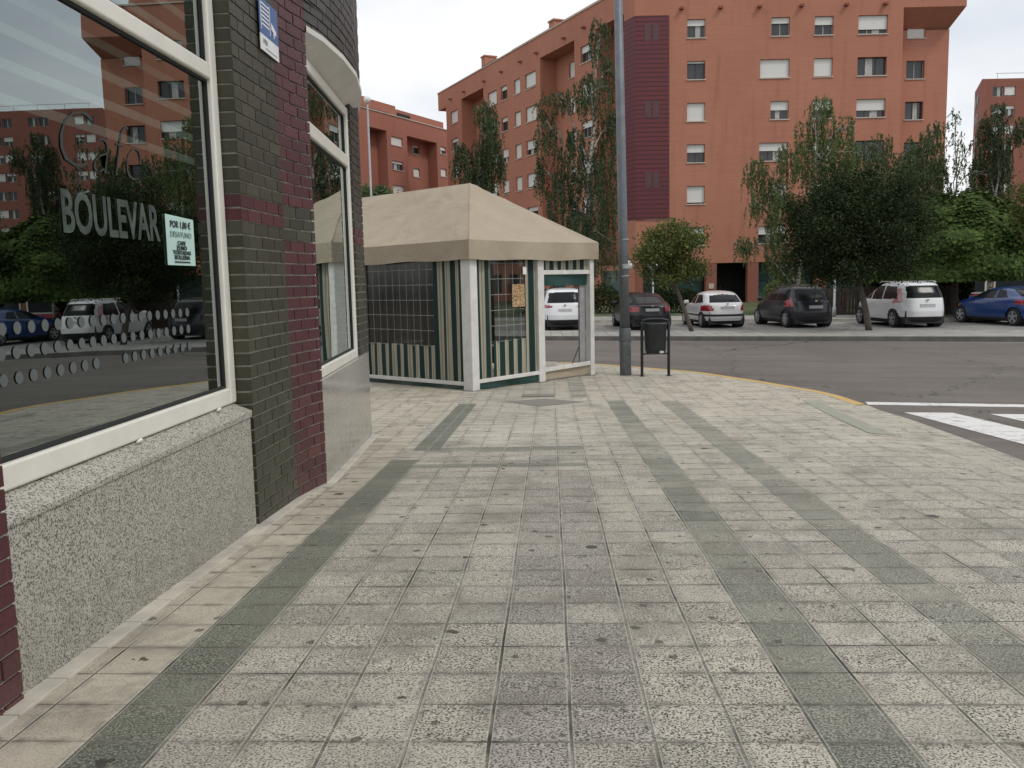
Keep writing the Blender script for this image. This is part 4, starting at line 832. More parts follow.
def round_tree(name, lab, loc, H, rx, rz, zc, trunk, leafmat, n, size, group=None, nclus=70, tr=.11, lean=(0, 0), barkm='bark', flat=0., cs=.42):
    t = thing(name, lab, 'tree', loc, 0, group); g = MB(); top = Vector((lean[0], lean[1], trunk)); limb(g, (0, 0, -.05), top, tr, tr*.75, 10, .03)
    cen = Vector((lean[0]*1.15, lean[1]*1.15, zc)); cl = []
    for i in range(nclus):
        a = random.uniform(0, 6.283); c = random.uniform(-1, 1); r = random.uniform(.45, 1)**.6 if random.random() < .8 else random.uniform(.1, .6); s = math.sqrt(1-c*c); k_ = random.uniform(.84, 1.05)
        z = c*rz*r*k_
        if flat and z < 0: z *= flat
        cl.append(cen+Vector((math.cos(a)*s*rx*r*k_, math.sin(a)*s*rx*r*k_, z)))
    for c in cl[:16]: limb(g, top-Vector((0, 0, random.uniform(0, .3))), top.lerp(c, .85), tr*.4, .012, 5)
    g.build('trunk', barkm, t, smooth=True); P = []
    for c in cl:
        m = n//nclus; sz = cs*random.uniform(.7, 1.2); q = RNG.normal(size=(m, 3))*np.array([sz, sz, sz*.75])*min(rx, rz)*.42; P.append(q+np.array(c))
    leafmesh('crown', np.concatenate(P), size, leafmat, t, .62); return t
def birch(lab, ab, H, blobs, leafmat, dens, size, stem=.13, bark='birchbark', group='birch trees in front of the brick block', fall=1.0):
    """weeping birch: leader with limbs to each bough, and strands of leaves that hang from every bough"""
    t = thing('birch_tree', lab, 'tree', AF(*ab)+(-.55,), 0, group); g = MB(); P = []
    bl = [(Vector((x, random.uniform(-.8, .8), z)), rx, rz) for x, z, rx, rz in blobs]; topb = max(bl, key=lambda b: b[0].z)[0]
    lead = [Vector((topb.x*f**1.4+random.gauss(0, .12)*(0 < f < 1), topb.y*f, (topb.z+.3)*f)) for f in [i/9 for i in range(10)]]; g.tube(lead, [stem*(1-f*.88) for f in [i/9 for i in range(10)]], 9)
    for c, rx, rz in bl:
        zt = c.z+rz*.5; st = min(lead, key=lambda p: abs(p.z-max(.9, zt-1.6-abs(c.x-p.x)*.7))); tip = Vector((c.x, c.y, zt)); mid = st.lerp(tip, .6)+Vector((0, 0, .35)); pts = [st, st.lerp(mid, .5)+Vector((random.gauss(0, .08), 0, .1)), mid, tip]; g.tube(pts, [stem*.35, stem*.28, .03, .012], 5)
        for i in range(5): a = random.uniform(0, 6.28); e = tip+Vector((math.cos(a)*rx, math.sin(a)*rx, -random.uniform(0, .4)*rz)); g.tube([mid, mid.lerp(e, .5)+Vector((0, 0, .2)), e], [.02, .014, .006], 4)
        ns = int(dens*rx*(rz+.5)*88)
        for i in range(ns):
            a = random.uniform(0, 6.283); r = math.sqrt(random.random()); zz_ = random.uniform(-.55, 1); k_ = math.sqrt(max(0, 1-zz_*zz_*.8)); p0 = c+Vector((math.cos(a)*r*rx*k_, math.sin(a)*r*rx*k_, zz_*rz)); ln = random.uniform(.35, 1.15)*fall*(.7+rz*.5)*(1.25 if random.random() < .15 else 1)
            m = max(5, int(ln/.028)); tt = RNG.uniform(0, 1, m); sx_, sy_ = random.gauss(0, .10), random.gauss(0, .10)
            P.append(np.stack([p0.x+sx_*tt**.5, p0.y+sy_*tt**.5, p0.z+.1*np.sin(tt*3)-ln*tt], 1)+RNG.normal(size=(m, 3))*np.array([.028, .028, .03]))
    C = np.concatenate(P); C = C[C[:, 2] > .25]
    g.build('trunk', bark, t, smooth=True); leafmesh('crown', C, size*.95, leafmat, t, .38, 2.2); return t
G_ = -.55
def wl(a, b): return AF(a, b)+(G_,)
T2 = [(1.07, 12.75, 0.55, 1.1), (1.5, 11.3, .5, .9), (0.55, 10.45, 0.95, .95), (1.55, 8.5, 0.75, 1.5), (-0.98, 10.30, 0.98, 0.40), (-1.51, 8.84, 0.59, 1.07), (-0.15, 7.52, 1.17, 1.56), (1.07, 5.56, 0.98, 2.05), (-0.68, 5.08, 0.98, 2.05), (0.34, 3.37, 1.56, 1.76), (-1.71, 6.78, 0.44, 1.07)]
T1 = [(0.39, 11.05, 0.73, 0.67), (0.84, 9.71, 0.61, 1.12), (0.33, 8.42, 0.95, 1.45), (-0.89, 8.42, 0.61, 0.95), (1.28, 8.26, 0.28, 0.50), (-0.22, 7.03, 1.23, 0.89), (0, 5, 1.2, 1.2)]
T4 = [(0.73, 9.62, 0.59, 0.54), (0.49, 8.45, 0.88, 0.83), (1.95, 8.45, 0.73, 0.88), (1.32, 7.22, 1.37, 0.98), (-0.49, 7.22, 0.88, 0.88), (-1.95, 6.88, 0.68, 0.73), (-1.32, 5.91, 0.98, 0.73), (-2.10, 5.27, 0.44, 0.49), (-0.98, 4.78, 0.88, 1.07), (-2.30, 3.42, 0.73, 0.44), (-0.83, 3.07, 0.83, 0.88), (-0.24, 1.85, 0.88, 0.98), (1.4, 5.4, 1.2, 1.2)]
T7 = [(-0.67, 8.20, 0.89, 0.89), (0.56, 8.65, 0.78, 0.84), (-1.34, 7.25, 0.67, 1.00), (0.56, 6.69, 1.90, 1.67), (1.95, 7.81, 0.67, 0.89), (0, 4.6, 2.4, 1.5)]
T7B = [(-0.39, 8.59, 0.78, 0.84), (0.73, 9.15, 0.67, 1.00), (0.33, 7.75, 1.23, 1.23), (-0.39, 6.36, 1.67, 1.56), (1.12, 6.64, 0.78, 1.56), (0, 4.4, 2.4, 1.5)]
T8 = [(-0.31, 9.59, 0.42, 0.63), (0.00, 8.39, 0.47, 0.78), (-0.42, 7.34, 0.47, 0.84), (0.16, 6.29, 0.73, 1.15), (0.58, 8.12, 0.31, 0.73), (0, 4.6, 1.4, 1.3)]
T9 = [(-0.26, 9.75, 0.68, 0.47), (-0.63, 8.60, 0.47, 1.05), (0.00, 8.07, 0.58, 1.36), (-0.31, 6.50, 0.84, 1.47), (0.94, 8.86, 0.47, 0.73), (0.68, 7.03, 0.52, 1.36), (0, 4.6, 1.6, 1.4)]
birch('tall dark weeping birch rising between the tent roof and the lamp column', (3.4, 42), 13.6, T2, 'leaf_birch_dark', .85, .13, .16, fall=.8)
birch('narrow dark birch just behind the peak of the tent roof', (-1.55, 48), 11.4, T1, 'leaf_birch_dark', 1.0, .14)
birch('light green weeping birch with white trunk behind the white hatchback', (13.95, 42), 10, T4, 'leaf_birch', .85, .13, .12)
birch('mid green birch just right of the round dark street tree', (20.1, 48), 9.4, T7, 'leaf_mid', .62, .16, fall=.6)
birch('mid green birch in front of the right end of the brick block', (23.0, 48.5), 9.2, T7B, 'leaf_mid', .62, .16, fall=.6)
birch('sparse tall birch seen against the sky right of the brick block', (23.4, 45), 11, T8, 'leaf_mid', .42, .13, .08, fall=.5)
birch('dark weeping birch in front of the distant block at the right edge', (25.1, 45.3), 10, T9, 'leaf_birch_dark', 1.0, .13)
round_tree('street_tree', 'small leaning olive green street tree on the median by the white hatchback', (5.06, 31.09, -.572), 3, 1.22, 1.15, 2.78, 1.75, 'leaf_olive', 13000, .10, 'street trees on the median', 46, .085, (-.62, .1), cs=.5)
round_tree('street_tree', 'dense dark round street tree on the median beside the white people carrier', (10.83, 29.8, -.572), 5, 2.3, 2.0, 3.40, 1.7, 'leaf_dark', 85000, .088, 'street trees on the median', 150, .12, (-.38, .1), cs=.36)
def dome_tree(lab, loc, r, h, zb, n, size):
    t = thing('mulberry_tree', lab, 'tree', loc, 0, 'clipped mulberry trees'); g = MB(); limb(g, (0, 0, 0), (0, 0, zb+.4), .16, .13, 10, .04)
    for i in range(9): a = i*.7; limb(g, (0, 0, zb+.3), (math.cos(a)*r*.6, math.sin(a)*r*.6, zb+h*.6), .06, .02, 6)
    g.build('trunk', 'bark', t, smooth=True)
    th = RNG.uniform(0, 6.2832, n); c = RNG.uniform(-.12, 1, n)**1.0; s = np.sqrt(1-c*c); lump = 1+.05*np.sin(th*7+c*9)+.05*np.sin(th*3-c*14)+RNG.normal(size=n)*.022
    N_ = np.stack([np.cos(th)*s, np.sin(th)*s, c], 1); C = N_*np.array([r, r, h])*lump[:, None]+np.array([0, 0, zb]); nn = N_+np.array([0, 0, .35])
    m = n//4; th = RNG.uniform(0, 6.2832, m); rr_ = np.sqrt(RNG.uniform(0, 1, m))*r*.93; U = np.stack([np.cos(th)*rr_, np.sin(th)*rr_, zb-.1+RNG.uniform(-.25, .9, m)], 1)
    leafmesh('crown', np.concatenate([C, U]), size, 'leaf_mulberry', t, .85, 0, np.concatenate([nn, np.tile([0, 0, 1.], (m, 1))]), .3)
dome_tree('wide bright green domed mulberry tree above the blue car', AF(19.0, 36.8)+(G_,), 3.5, 3.05, 1.9, 40000, .18)
dome_tree('second bright green domed mulberry tree cut by the right edge of the photo', AF(25.6, 39.5)+(G_,), 2.9, 2.9, 2.0, 26000, .17)
round_tree('street_tree', 'brownish green street tree cut by the right edge above the blue car', (17.75, 31.6, -.572), 5, 1.25, 1.5, 4.2, 2.4, 'leaf_olive', 9000, .11, 'street trees on the median', 44, .1, (0, 0), cs=.5)
round_tree('street_tree', 'small green tree top showing over the left end of the tent roof', AF(-7.2, 47)+(G_,), 7, 1.3, 1.2, 6.0, 5, 'leaf_mid', 6000, .14, None, 34, .1)
# trees further along the street on the right (seen in the shop window)
for i, (x, y, lab) in enumerate(((28, 24, 'street tree further along the street to the right, beyond the blue car'), (36, 20.5, 'farthest street tree along the street to the right'))):
    round_tree('street_tree', lab, (x, y, -.572), 5, 2.4, 2.1, 3.7, 1.8, 'leaf_dark', 16000, .17, 'street trees on the median', 70, .12, (0, 0), cs=.5)
# hedges and undergrowth
def hedge(lab, a0, a1, n0, n1, h, n, mat, z=-.5, size=.12):
    m = RNG.uniform(0, 1, (n, 3)); P = np.array([KT(a0+(a1-a0)*u, n0+(n1-n0)*v, 0) for u, v, w in m]); hh = h*(.8+.2*np.sin(m[:, 0]*(a1-a0)*1.7)+.12*np.sin(m[:, 0]*(a1-a0)*4.1)); P[:, 2] = z+hh*m[:, 2]**.7
    t = thing('hedge', lab, 'hedge', KT((a0+a1)/2, (n0+n1)/2, z), 0, 'hedges behind the parked cars'); P -= np.array(KT((a0+a1)/2, (n0+n1)/2, z)); leafmesh('foliage', P, size, mat, t, .65)
    for i in range(int((a1-a0)/1.)): g = MB(); q = Vector(KT(a0+.5+i, (n0+n1)/2, z))-Vector(KT((a0+a1)/2, (n0+n1)/2, z)); g.tube([q, q+Vector((0, 0, h*.6))], .03, 5); g.build('stem', 'bark', t)
hedge('dark green hedge behind the white car seen through the tent opening', -9, 1.2, 16.5, 18.5, 1.5, 16000, 'leaf_dark')
hedge('low light green shrubbery behind the dark people carrier', 4.5, 8.2, 13.6, 15.2, 1.5, 9000, 'leaf_birch')
hedge('dark hedge behind the white people carrier and blue car', 8.6, 13.5, 14.5, 16.5, 1.9, 16000, 'leaf_dark')
hedge('dark hedge running right beyond the blue car', 16.5, 34, 15, 17.5, 1.9, 18000, 'leaf_dark', size=.2)
# low fence of brown boards behind the cars
fn = thing('board_fence', 'low dark brown board fence under the trees behind the parked cars', 'fence', KT(6.5, 13.4, -.5)); g = MB(); fo = Vector(KT(6.5, 13.4, -.5))
for i in range(38): q = Vector(KT(7.1+i*.14, 13.4, -.5))-fo; r_ = q+Vector((kd.x*.12, kd.y*.12, 0)); g.hexa([tuple(v+Vector((0, 0, z))+Vector((kn.x, kn.y, 0))*o2) for z in (.02, 1.25) for v, o2 in ((q, 0), (r_, 0), (r_, .03), (q, .03))])
M['board'] = simple('brown_board', (.05, .035, .028), .8, var=.3, scale=6); g.build('boards', 'board', fn)
g = MB(); 
for z in (.3, 1.0): g.bar(Vector(KT(7.1, 13.47, -.5+z))-fo, Vector(KT(12.4, 13.47, -.5+z))-fo, .05); 
g.build('rail', 'board', fn)

# ------------------------------------------------------------------ CARS
def rring(n=168, ex=4.2, asp=2.45):
    t = np.linspace(0, 2*np.pi, 4000, endpoint=False); x = np.sign(np.cos(t))*np.abs(np.cos(t))**(2/ex); y = np.sign(np.sin(t))*np.abs(np.sin(t))**(2/ex)
    X = np.append(x, x[0]); Y = np.append(y, y[0])*asp; s = np.concatenate([[0], np.cumsum(np.hypot(np.diff(X), np.diff(Y)))]); q = np.linspace(0, s[-1], n, endpoint=False)
    return np.interp(q, s, X), np.interp(q, s, Y)/asp
RX, RY = rring()
def inpoly(x, y, poly):
    c = False; j = len(poly)-1
    for i in range(len(poly)):
        xi, yi = poly[i]; xj, yj = poly[j]
        if (yi > y) != (yj > y) and x < (xj-xi)*(y-yi)/(yj-yi)+xi: c = not c
        j = i
    return c
def make_car(lab, loc, rz, spec, paintm, name='parked_car', lampm='red'):
    t = thing(name, lab, 'car', loc, rz, 'cars parked in the bays across the road'); prof = spec['prof']; zs0 = [p[0] for p in prof]; zz = np.linspace(zs0[0], zs0[-1], 74); zz[-1] = zs0[-1]
    def col(i):
        v = np.interp(zz, zs0, [p[i] for p in prof]); k_ = v.copy()
        for _ in range(2): k_[1:-1] = (k_[:-2]+2*k_[1:-1]+k_[2:])/4
        return k_
    yr, yf, w = col(1), col(2), col(3); n = len(RX); V = []
    for i, z in enumerate(zz):
        yc, a = (yf[i]+yr[i])/2, (yf[i]-yr[i])/2; f = .10+.1*(z > .9)
        for x, y in zip(RX, RY):
            X = x*w[i]*(1-f*max(0, y)**3-.05*max(0, -y)**4); V.append((X, yc+a*y, z))
    classes = {'body': [], 'glass': [], 'lamp': [], 'trim': [], 'front': []}; belt = spec['belt']; arches = spec['axles']; WR = spec['wr']; ar = WR*1.12
    V = np.array(V)
    for i in range(len(zz)-1):
        for j in range(n):
            q = (i*n+j, i*n+(j+1) % n, (i+1)*n+(j+1) % n, (i+1)*n+j); c = V[list(q)].mean(0); e1 = V[q[1]]-V[q[0]]; e2 = V[q[3]]-V[q[0]]; nr = np.cross(e1, e2); nr /= np.linalg.norm(nr)+1e-9
            x, y, z = c; ax = abs(x)
            if ax > w[i]*.72 and any((y-a_)**2+(z-WR)**2 < ar*ar for a_ in arches): continue
            k_ = 'body'
            if z < spec['sillz'] and z < .36: k_ = 'trim'
            side = abs(nr[0]) > .45
            if side and any(inpoly(y, z, p_) for p_ in spec['sidewin']): k_ = 'glass'
            elif nr[1] < -.25 and inpoly(ax, z, spec['rearwin']) and y < 0: k_ = 'glass'
            elif nr[1] > .12 and z > belt+.03 and z < spec['rooffront'] and ax < w[i]*.90 and y > 0-.3: k_ = 'glass'
            elif y < 0 and (nr[1] < -.1 or y < yr[i]+spec['lampwrap']) and inpoly(ax, z, spec['lamp']) : k_ = 'lamp'
            elif y < 0 and nr[1] < -.2 and any(inpoly(ax, z, p_) for p_ in spec['reartrim']): k_ = 'trim'
            elif side and spec.get('rub') and spec['rub'][0] < z < spec['rub'][1] and -1.9 < y < 1.8: k_ = 'trim'
            elif y > 1.2 and nr[1] > .2 and .58 < z < .74 and ax > .45: k_ = 'front'
            classes[k_].append(q)
    classes['body'].append(tuple((len(zz)-1)*n+j for j in range(n))); 
    # full-surface normals so that separate parts shade as one surface
    def mk(nm, faces, mat, parent):
        used = sorted({v for f in faces for v in f}); mp = {v: i for i, v in enumerate(used)}; me = bpy.data.meshes.new(nm); me.from_pydata([tuple(V[v]) for v in used], [], [tuple(mp[v] for v in f) for f in faces]); me.materials.append(M[mat] if mat else None); me.polygons.foreach_set('use_smooth', [True]*len(me.polygons)); me.update()
        me.normals_split_custom_set_from_vertices([tuple(VN[v]) for v in used]); o = bpy.data.objects.new(nm, me); COL.objects.link(o); o.parent = parent; return o
    allf = [f for c in classes.values() for f in c]; me = bpy.data.meshes.new('tmp'); me.from_pydata([tuple(v) for v in V], [], allf); me.update(); VN = np.empty(len(V)*3); me.vertices.foreach_get('normal', VN); VN = VN.reshape(-1, 3); bpy.data.meshes.remove(me)
    body = mk('body', classes['body'], paintm, t)
    for cl, nm, mat in (('glass', 'window', 'carglass'), ('lamp', 'tail_lamp', lampm), ('trim', 'bumper_trim', 'trim'), ('front', 'headlight', 'chrome')):
        if classes[cl]:
            if cl == 'lamp' or cl == 'front':
                for s in (-1, 1): fs = [f for f in classes[cl] if V[f[0]][0]*s > 0]; fs and mk(nm, fs, mat, t)
            elif cl == 'glass':
                R_ = [f for f in classes[cl] if np.mean([V[v][1] for v in f]) < 0 and abs(np.mean([V[v][0] for v in f])) < .62 and inpoly(abs(np.mean([V[v][0] for v in f])), np.mean([V[v][2] for v in f]), spec['rearwin'])]; rs = set(R_)
                Fr = [f for f in classes[cl] if f not in rs and abs(VN[f[0]][0]) < .5]; fs_ = set(Fr); R_ and mk('rear_window', R_, mat, t); Fr and mk('windscreen', Fr, mat, t)
                for s in (-1, 1): fs = [f for f in classes[cl] if f not in rs and f not in fs_ and V[f[0]][0]*s > 0]; fs and mk('side_window', fs, mat, t)
            else: mk(nm, classes[cl], mat, t)
    # underbody, set low and black to deepen the shade beneath; arch liners
    g = MB(); W_ = max(w)*.78; g.box(-W_, W_, yr.min()+.22, yf.max()-.3, .15, .62); g.build('underbody', 'trim', t)
    # wheels
    wx = max(w)-.115
    for s in (-1, 1):
        for a_ in arches:
            g = MB(); m = 28; pr = [(-.09, WR*.62), (-.10, WR*.9), (-.08, WR*.98), (-.05, WR), (.05, WR), (.08, WR*.98), (.10, WR*.9), (.09, WR*.62)]; rg = [[(s*wx+o, a_+math.cos(6.28318*j/m)*r, WR+math.sin(6.28318*j/m)*r) for j in range(m)] for o, r in pr]
            for r_ in rg: g.v += r_
            for i in range(len(pr)-1):
                for j in range(m): g.f.append((i*m+j, i*m+(j+1) % m, (i+1)*m+(j+1) % m, (i+1)*m+j))
            g.f.append(tuple(range(m))); g.f.append(tuple((len(pr)-1)*m+j for j in range(m))); wh = g.build('wheel', 'rubber', t, smooth=False, fixn=True)
            g = MB(); xo = s*(wx+.093); hub = Vector((xo, a_, WR)); 
            for j in range(m):
                a0, a1 = 6.28318*j/m, 6.28318*(j+1)/m; g.add([(xo, a_+math.cos(a)*r, WR+math.sin(a)*r) for a, r in ((a0, WR*.60), (a1, WR*.60), (a1, WR*.68), (a0, WR*.68))], [(0, 1, 2, 3)])
            for j in range(spec.get('spokes', 5)):
                a = 6.28318*j/spec.get('spokes', 5)+.3; e = hub+Vector((0, math.cos(a), math.sin(a)))*WR*.62; g.bar(hub+Vector((s*.006, 0, 0)), e, .02, .075)
            g.tube([hub-Vector((.01*s, 0, 0)), hub+Vector((.02*s, 0, 0))], .07, 12); g.build('rim', 'rim', wh, fixn=True)
            g = MB(); g.tube([(s*(wx-.25), a_, WR), (s*(wx-.12), a_, WR)], ar*1.02, 24); g.build('wheel_arch', 'rubber', t)
    yb = yr[np.argmin(abs(zz-spec['platez']))]
    g = MB(); g.box(-.26, .26, yb-.022, yb+.02, spec['platez']-.055, spec['platez']+.055); g.build('number_plate', 'plate', t)
    g = MB(); g.box(-.045, .045, yb-.02, yb+.03, spec['badgez']-.03, spec['badgez']+.03); g.build('badge', 'chrome', t, bevel=.01)
    for s in (-1, 1):
        g = MB(); my = spec['mirror']; bw = float(np.interp(belt+.05, zz, w)); g.hexa([(s*(bw+a), my+b_, belt+c) for c in (.0, .14) for a, b_ in ((-.02, 0), (.19, -.02), (.17, .09), (-.02, .1))]); g.build('mirror', paintm, t, bevel=.03, fixn=True)
        g = MB()
        for hy in spec['handles']: g.box(s*max(w)-.02, s*max(w)+.02, hy-.09, hy+.09, belt-.12, belt-.09)
        g.build('door_handle', paintm if spec.get('hp', 1) else 'trim', t, bevel=.006)
        # door seams as fine dark grooves proud by a hair
    if spec.get('rails'):
        for s in (-1, 1): g = MB(); xr = spec['rails']; g.tube([(s*xr, -1.5, spec['H']-.06), (s*xr, -1.35, spec['H']-.01), (s*xr, .1, spec['H']-.01), (s*xr, .25, spec['H']-.07)], .018, 6); g.build('roof_rail', 'chrome' if spec['rails'] > .6 else 'trim', t)
    g = MB(); ya = spec['ant']; g.tube([(0, ya, spec['H']-.02), (0, ya-.22, spec['H']+.18)], .006, 5); g.build('aerial', 'trim', t)
    if spec.get('wiper', 1): 
        z1 = spec['rearwin'][0][1]; y1 = float(np.interp(z1+.06, zz, yr)); g = MB(); g.bar((.02, y1-.012, z1+.04), (.36, y1+.012, z1+.12), .014); g.build('wiper', 'trim', t)
    return t
MPV = dict(H=1.66, belt=.98, wr=.325, axles=(-1.35, 1.38), sillz=.30, rooffront=1.5,
  prof=[(.20, -2.0, 2.05, .80), (.28, -2.14, 2.18, .86), (.42, -2.22, 2.24, .89), (.60, -2.23, 2.24, .905), (.80, -2.19, 2.12, .905), (.93, -2.16, 1.92, .89), (1.0, -2.14, 1.62, .87), (1.25, -2.03, 1.10, .80), (1.45, -1.90, .62, .73), (1.55, -1.80, .35, .69), (1.61, -1.62, .05, .60), (1.645, -1.30, -.25, .45), (1.66, -.95, -.55, .2)],
  sidewin=[[(-1.55, 1.04), (-.55, 1.01), (-.55, 1.50), (-1.35, 1.47)], [(-.48, 1.01), (.35, 1.0), (.35, 1.51), (-.48, 1.50)], [(.42, 1.0), (1.25, 1.0), (.60, 1.44), (.42, 1.48)]],
  rearwin=[(0, 1.06), (.64, 1.06), (.60, 1.46), (.50, 1.50), (0, 1.51)], lamp=[(.74, .90), (.95, .88), (.95, 1.0), (.72, 1.40), (.67, 1.40), (.73, 1.02)], lampwrap=.13,
  reartrim=[[(0, .22), (.95, .22), (.95, .40), (0, .40)]], platez=.80, badgez=1.0, mirror=.95, handles=(-.85, .1), rails=.62, ant=-1.2, spokes=5)
import copy
PIC = copy.deepcopy(MPV); PIC.update(H=1.60, spokes=7, rails=.6, lamp=[(.74, .80), (.95, .80), (.95, 1.14), (.72, 1.14)], lampwrap=.14, platez=.78, rearwin=[(0, 1.0), (.66, 1.0), (.60, 1.40), (.48, 1.46), (0, 1.47)], reartrim=[[(0, .42), (.95, .42), (.95, .52), (0, .52)]])
PIC['prof'] = [(.20, -1.95, 2.0, .78), (.28, -2.08, 2.1, .84), (.42, -2.16, 2.15, .875), (.60, -2.17, 2.14, .885), (.80, -2.12, 2.0, .885), (.93, -2.08, 1.8, .87), (1.0, -2.04, 1.5, .85), (1.25, -1.86, 1.05, .78), (1.42, -1.70, .6, .70), (1.50, -1.56, .3, .65), (1.56, -1.35, 0, .55), (1.59, -1.1, -.25, .4), (1.60, -.8, -.5, .2)]
ZAF = copy.deepcopy(MPV); ZAF.update(lamp=[(.50, .90), (.95, .86), (.95, 1.04), (.80, 1.02), (.50, .98)], rearwin=[(0, 1.08), (.68, 1.08), (.60, 1.48), (0, 1.51)], reartrim=[[(0, .22), (.8, .22), (.8, .42), (0, .42)]])
HAT = dict(H=1.42, belt=.90, wr=.30, axles=(-1.22, 1.28), sillz=.28, rooffront=1.30,
  prof=[(.18, -1.85, 1.9, .76), (.26, -1.97, 2.02, .81), (.40, -2.04, 2.06, .84), (.56, -2.05, 2.04, .852), (.74, -2.00, 1.85, .852), (.86, -1.95, 1.55, .84), (.93, -1.88, 1.15, .82), (1.10, -1.66, .85, .75), (1.25, -1.42, .5, .68), (1.33, -1.20, .2, .62), (1.38, -.95, -.05, .52), (1.41, -.70, -.25, .36), (1.42, -.50, -.4, .18)],
  sidewin=[[(-1.30, .98), (-.42, .93), (-.42, 1.29), (-.95, 1.27)], [(-.35, .93), (.85, .92), (.32, 1.22), (-.35, 1.29)]],
  rearwin=[(0, .98), (.60, .98), (.54, 1.24), (0, 1.30)], lamp=[(.55, .66), (.95, .66), (.95, .86), (.68, .90), (.55, .84)], lampwrap=.2,
  reartrim=[[(0, .46), (.95, .46), (.95, .54), (0, .54)]], rub=(.46, .52), platez=.78, badgez=.93, mirror=.62, handles=(-.35,), ant=-.9, spokes=9, hp=1)
SED = dict(H=1.40, belt=.92, wr=.315, axles=(-1.35, 1.42), sillz=.28, rooffront=1.28,
  prof=[(.18, -2.1, 2.1, .78), (.26, -2.25, 2.22, .84), (.40, -2.32, 2.28, .875), (.58, -2.33, 2.26, .885), (.78, -2.28, 2.05, .885), (.90, -2.24, 1.7, .87), (.97, -2.16, 1.25, .84), (1.01, -1.75, 1.15, .81), (1.12, -1.50, .92, .75), (1.25, -1.15, .55, .68), (1.32, -.9, .25, .62), (1.37, -.7, 0, .5), (1.40, -.45, -.25, .2)],
  sidewin=[[(-1.35, 1.0), (-.42, .97), (-.42, 1.29), (-.9, 1.27)], [(-.35, .97), (.85, .96), (.4, 1.2), (-.35, 1.29)]],
  rearwin=[(0, 1.035), (.64, 1.035), (.54, 1.27), (0, 1.31)], lamp=[(.50, .72), (.95, .72), (.95, .90), (.50, .90)], lampwrap=.3,
  reartrim=[[(0, .22), (.7, .22), (.7, .36), (0, .36)]], platez=.78, badgez=.93, mirror=.7, handles=(-.75, .05), ant=-.9, spokes=5, wiper=0)
COU = copy.deepcopy(SED); COU.update(H=1.42, spokes=5, lamp=[(.42, .80), (.95, .76), (.95, .94), (.5, .92)], sidewin=[[(-1.0, 1.0), (-.42, .97), (-.42, 1.28), (-.75, 1.26)], [(-.35, .97), (.95, .96), (.4, 1.22), (-.35, 1.3)]], handles=(-.15,))
for k_ in ('MPV', 'PIC', 'ZAF', 'HAT', 'SED', 'COU'): pass
HD = YAW
def cw(kx, kdn, L): p = KT(kx, kdn, -.62); return (p[0]+(-math.sin(HD))*L, p[1]+math.cos(HD)*L, -.62)
make_car('white people carrier seen through the open bay of the tent', cw(-2.35, 3.9, 2.23), HD, ZAF, 'car_white')
make_car('black saloon parked behind the lamp column and litter bin', cw(1.0, 3.75, 2.33), HD+.05, SED, 'car_black')
make_car('old white three door hatchback beside the leaning olive tree', cw(3.62, 5.15, 2.05), HD+.06, HAT, 'car_white2')
make_car('dark grey people carrier between the white hatchback and the dark round tree', cw(6.72, 5.1, 2.17), HD+.10, PIC, 'car_black2')
make_car('white people carrier with tall pink tail lamps right of the dark round tree', cw(10.58, 5.0, 2.23), HD+.03, MPV, 'car_white', lampm='pink')
make_car('blue coupe parked at the right edge under the mulberry tree', cw(14.35, 5.6, 2.3), HD+.16, COU, 'car_blue')

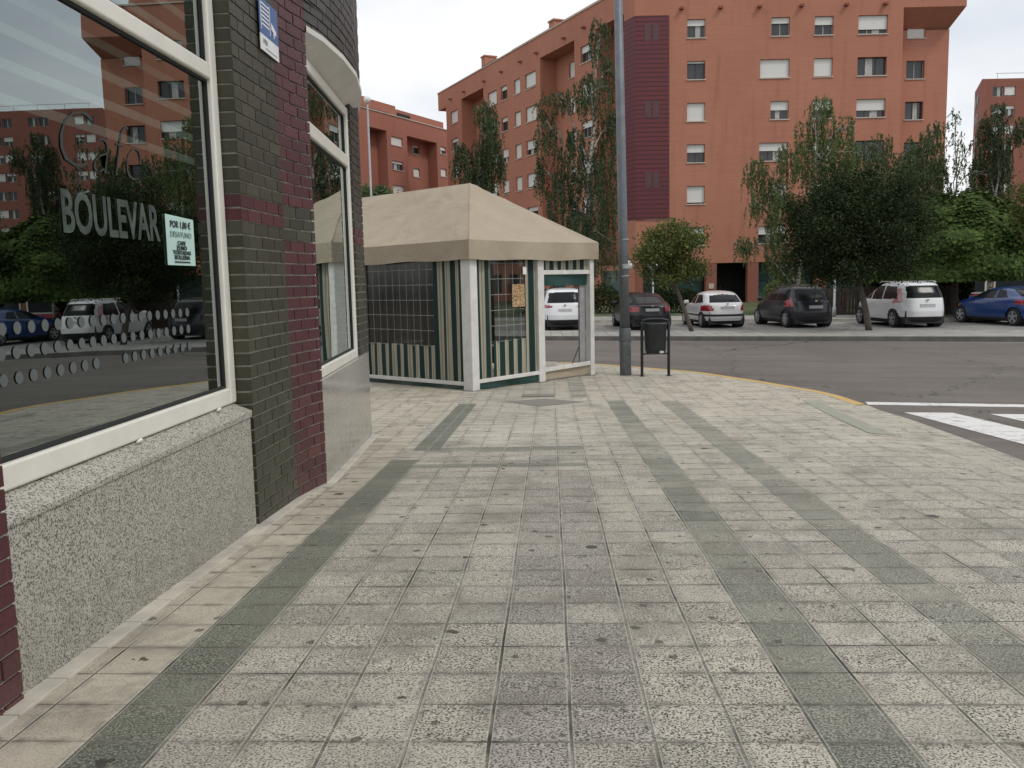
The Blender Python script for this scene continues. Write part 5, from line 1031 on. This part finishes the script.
# ------------------------------------------------------------------ SKY AND LIGHT
w = bpy.data.worlds.new('World'); sc.world = w; w.use_nodes = True; nt = w.node_tree; nt.nodes.clear()
SUN_EL, SUN_AZ = D2R(52), D2R(125)       # azimuth clockwise from +Y: behind and to the right
sky = nt.nodes.new('ShaderNodeTexSky'); sky.sky_type = 'NISHITA'; sky.sun_disc = False; sky.sun_elevation = SUN_EL; sky.sun_rotation = SUN_AZ; sky.dust_density = 3
bg1 = nt.nodes.new('ShaderNodeBackground'); bg1.inputs[1].default_value = .10; nt.links.new(sky.outputs[0], bg1.inputs[0])
tc = nt.nodes.new('ShaderNodeTexCoord'); mp = nt.nodes.new('ShaderNodeMapping'); mp.inputs['Scale'].default_value = (1, 1, 2.6); nt.links.new(tc.outputs['Generated'], mp.inputs[0])
nz = nt.nodes.new('ShaderNodeTexNoise'); nz.inputs['Scale'].default_value = 2.2; nz.inputs['Detail'].default_value = 5; nz.inputs['Roughness'].default_value = .5; nt.links.new(mp.outputs[0], nz.inputs[0])
cr = nt.nodes.new('ShaderNodeValToRGB'); cr.color_ramp.elements[0].position = .38; cr.color_ramp.elements[0].color = (.70, .745, .81, 1); cr.color_ramp.elements[1].position = .58; cr.color_ramp.elements[1].color = (1, 1, 1, 1); nt.links.new(nz.outputs[0], cr.inputs[0])
bg2 = nt.nodes.new('ShaderNodeBackground'); bg2.inputs[1].default_value = 1.12; nt.links.new(cr.outputs[0], bg2.inputs[0])
mx = nt.nodes.new('ShaderNodeMixShader'); mx.inputs[0].default_value = .88; nt.links.new(bg1.outputs[0], mx.inputs[1]); nt.links.new(bg2.outputs[0], mx.inputs[2]); wo = nt.nodes.new('ShaderNodeOutputWorld'); nt.links.new(mx.outputs[0], wo.inputs[0])
sl = bpy.data.lights.new('sun', 'SUN'); sl.energy = 1.25; sl.angle = D2R(12); sl.color = (1, .96, .9); so = bpy.data.objects.new('sun', sl); COL.objects.link(so)
dv = Vector((math.sin(SUN_AZ)*math.cos(SUN_EL), math.cos(SUN_AZ)*math.cos(SUN_EL), math.sin(SUN_EL))); so.rotation_euler = dv.to_track_quat('Z', 'Y').to_euler()
sc.view_settings.view_transform = 'Standard'; sc.view_settings.look = 'None'; sc.view_settings.exposure = 0; sc.view_settings.gamma = 1
sc.cycles.max_bounces = 8; sc.cycles.transparent_max_bounces = 16
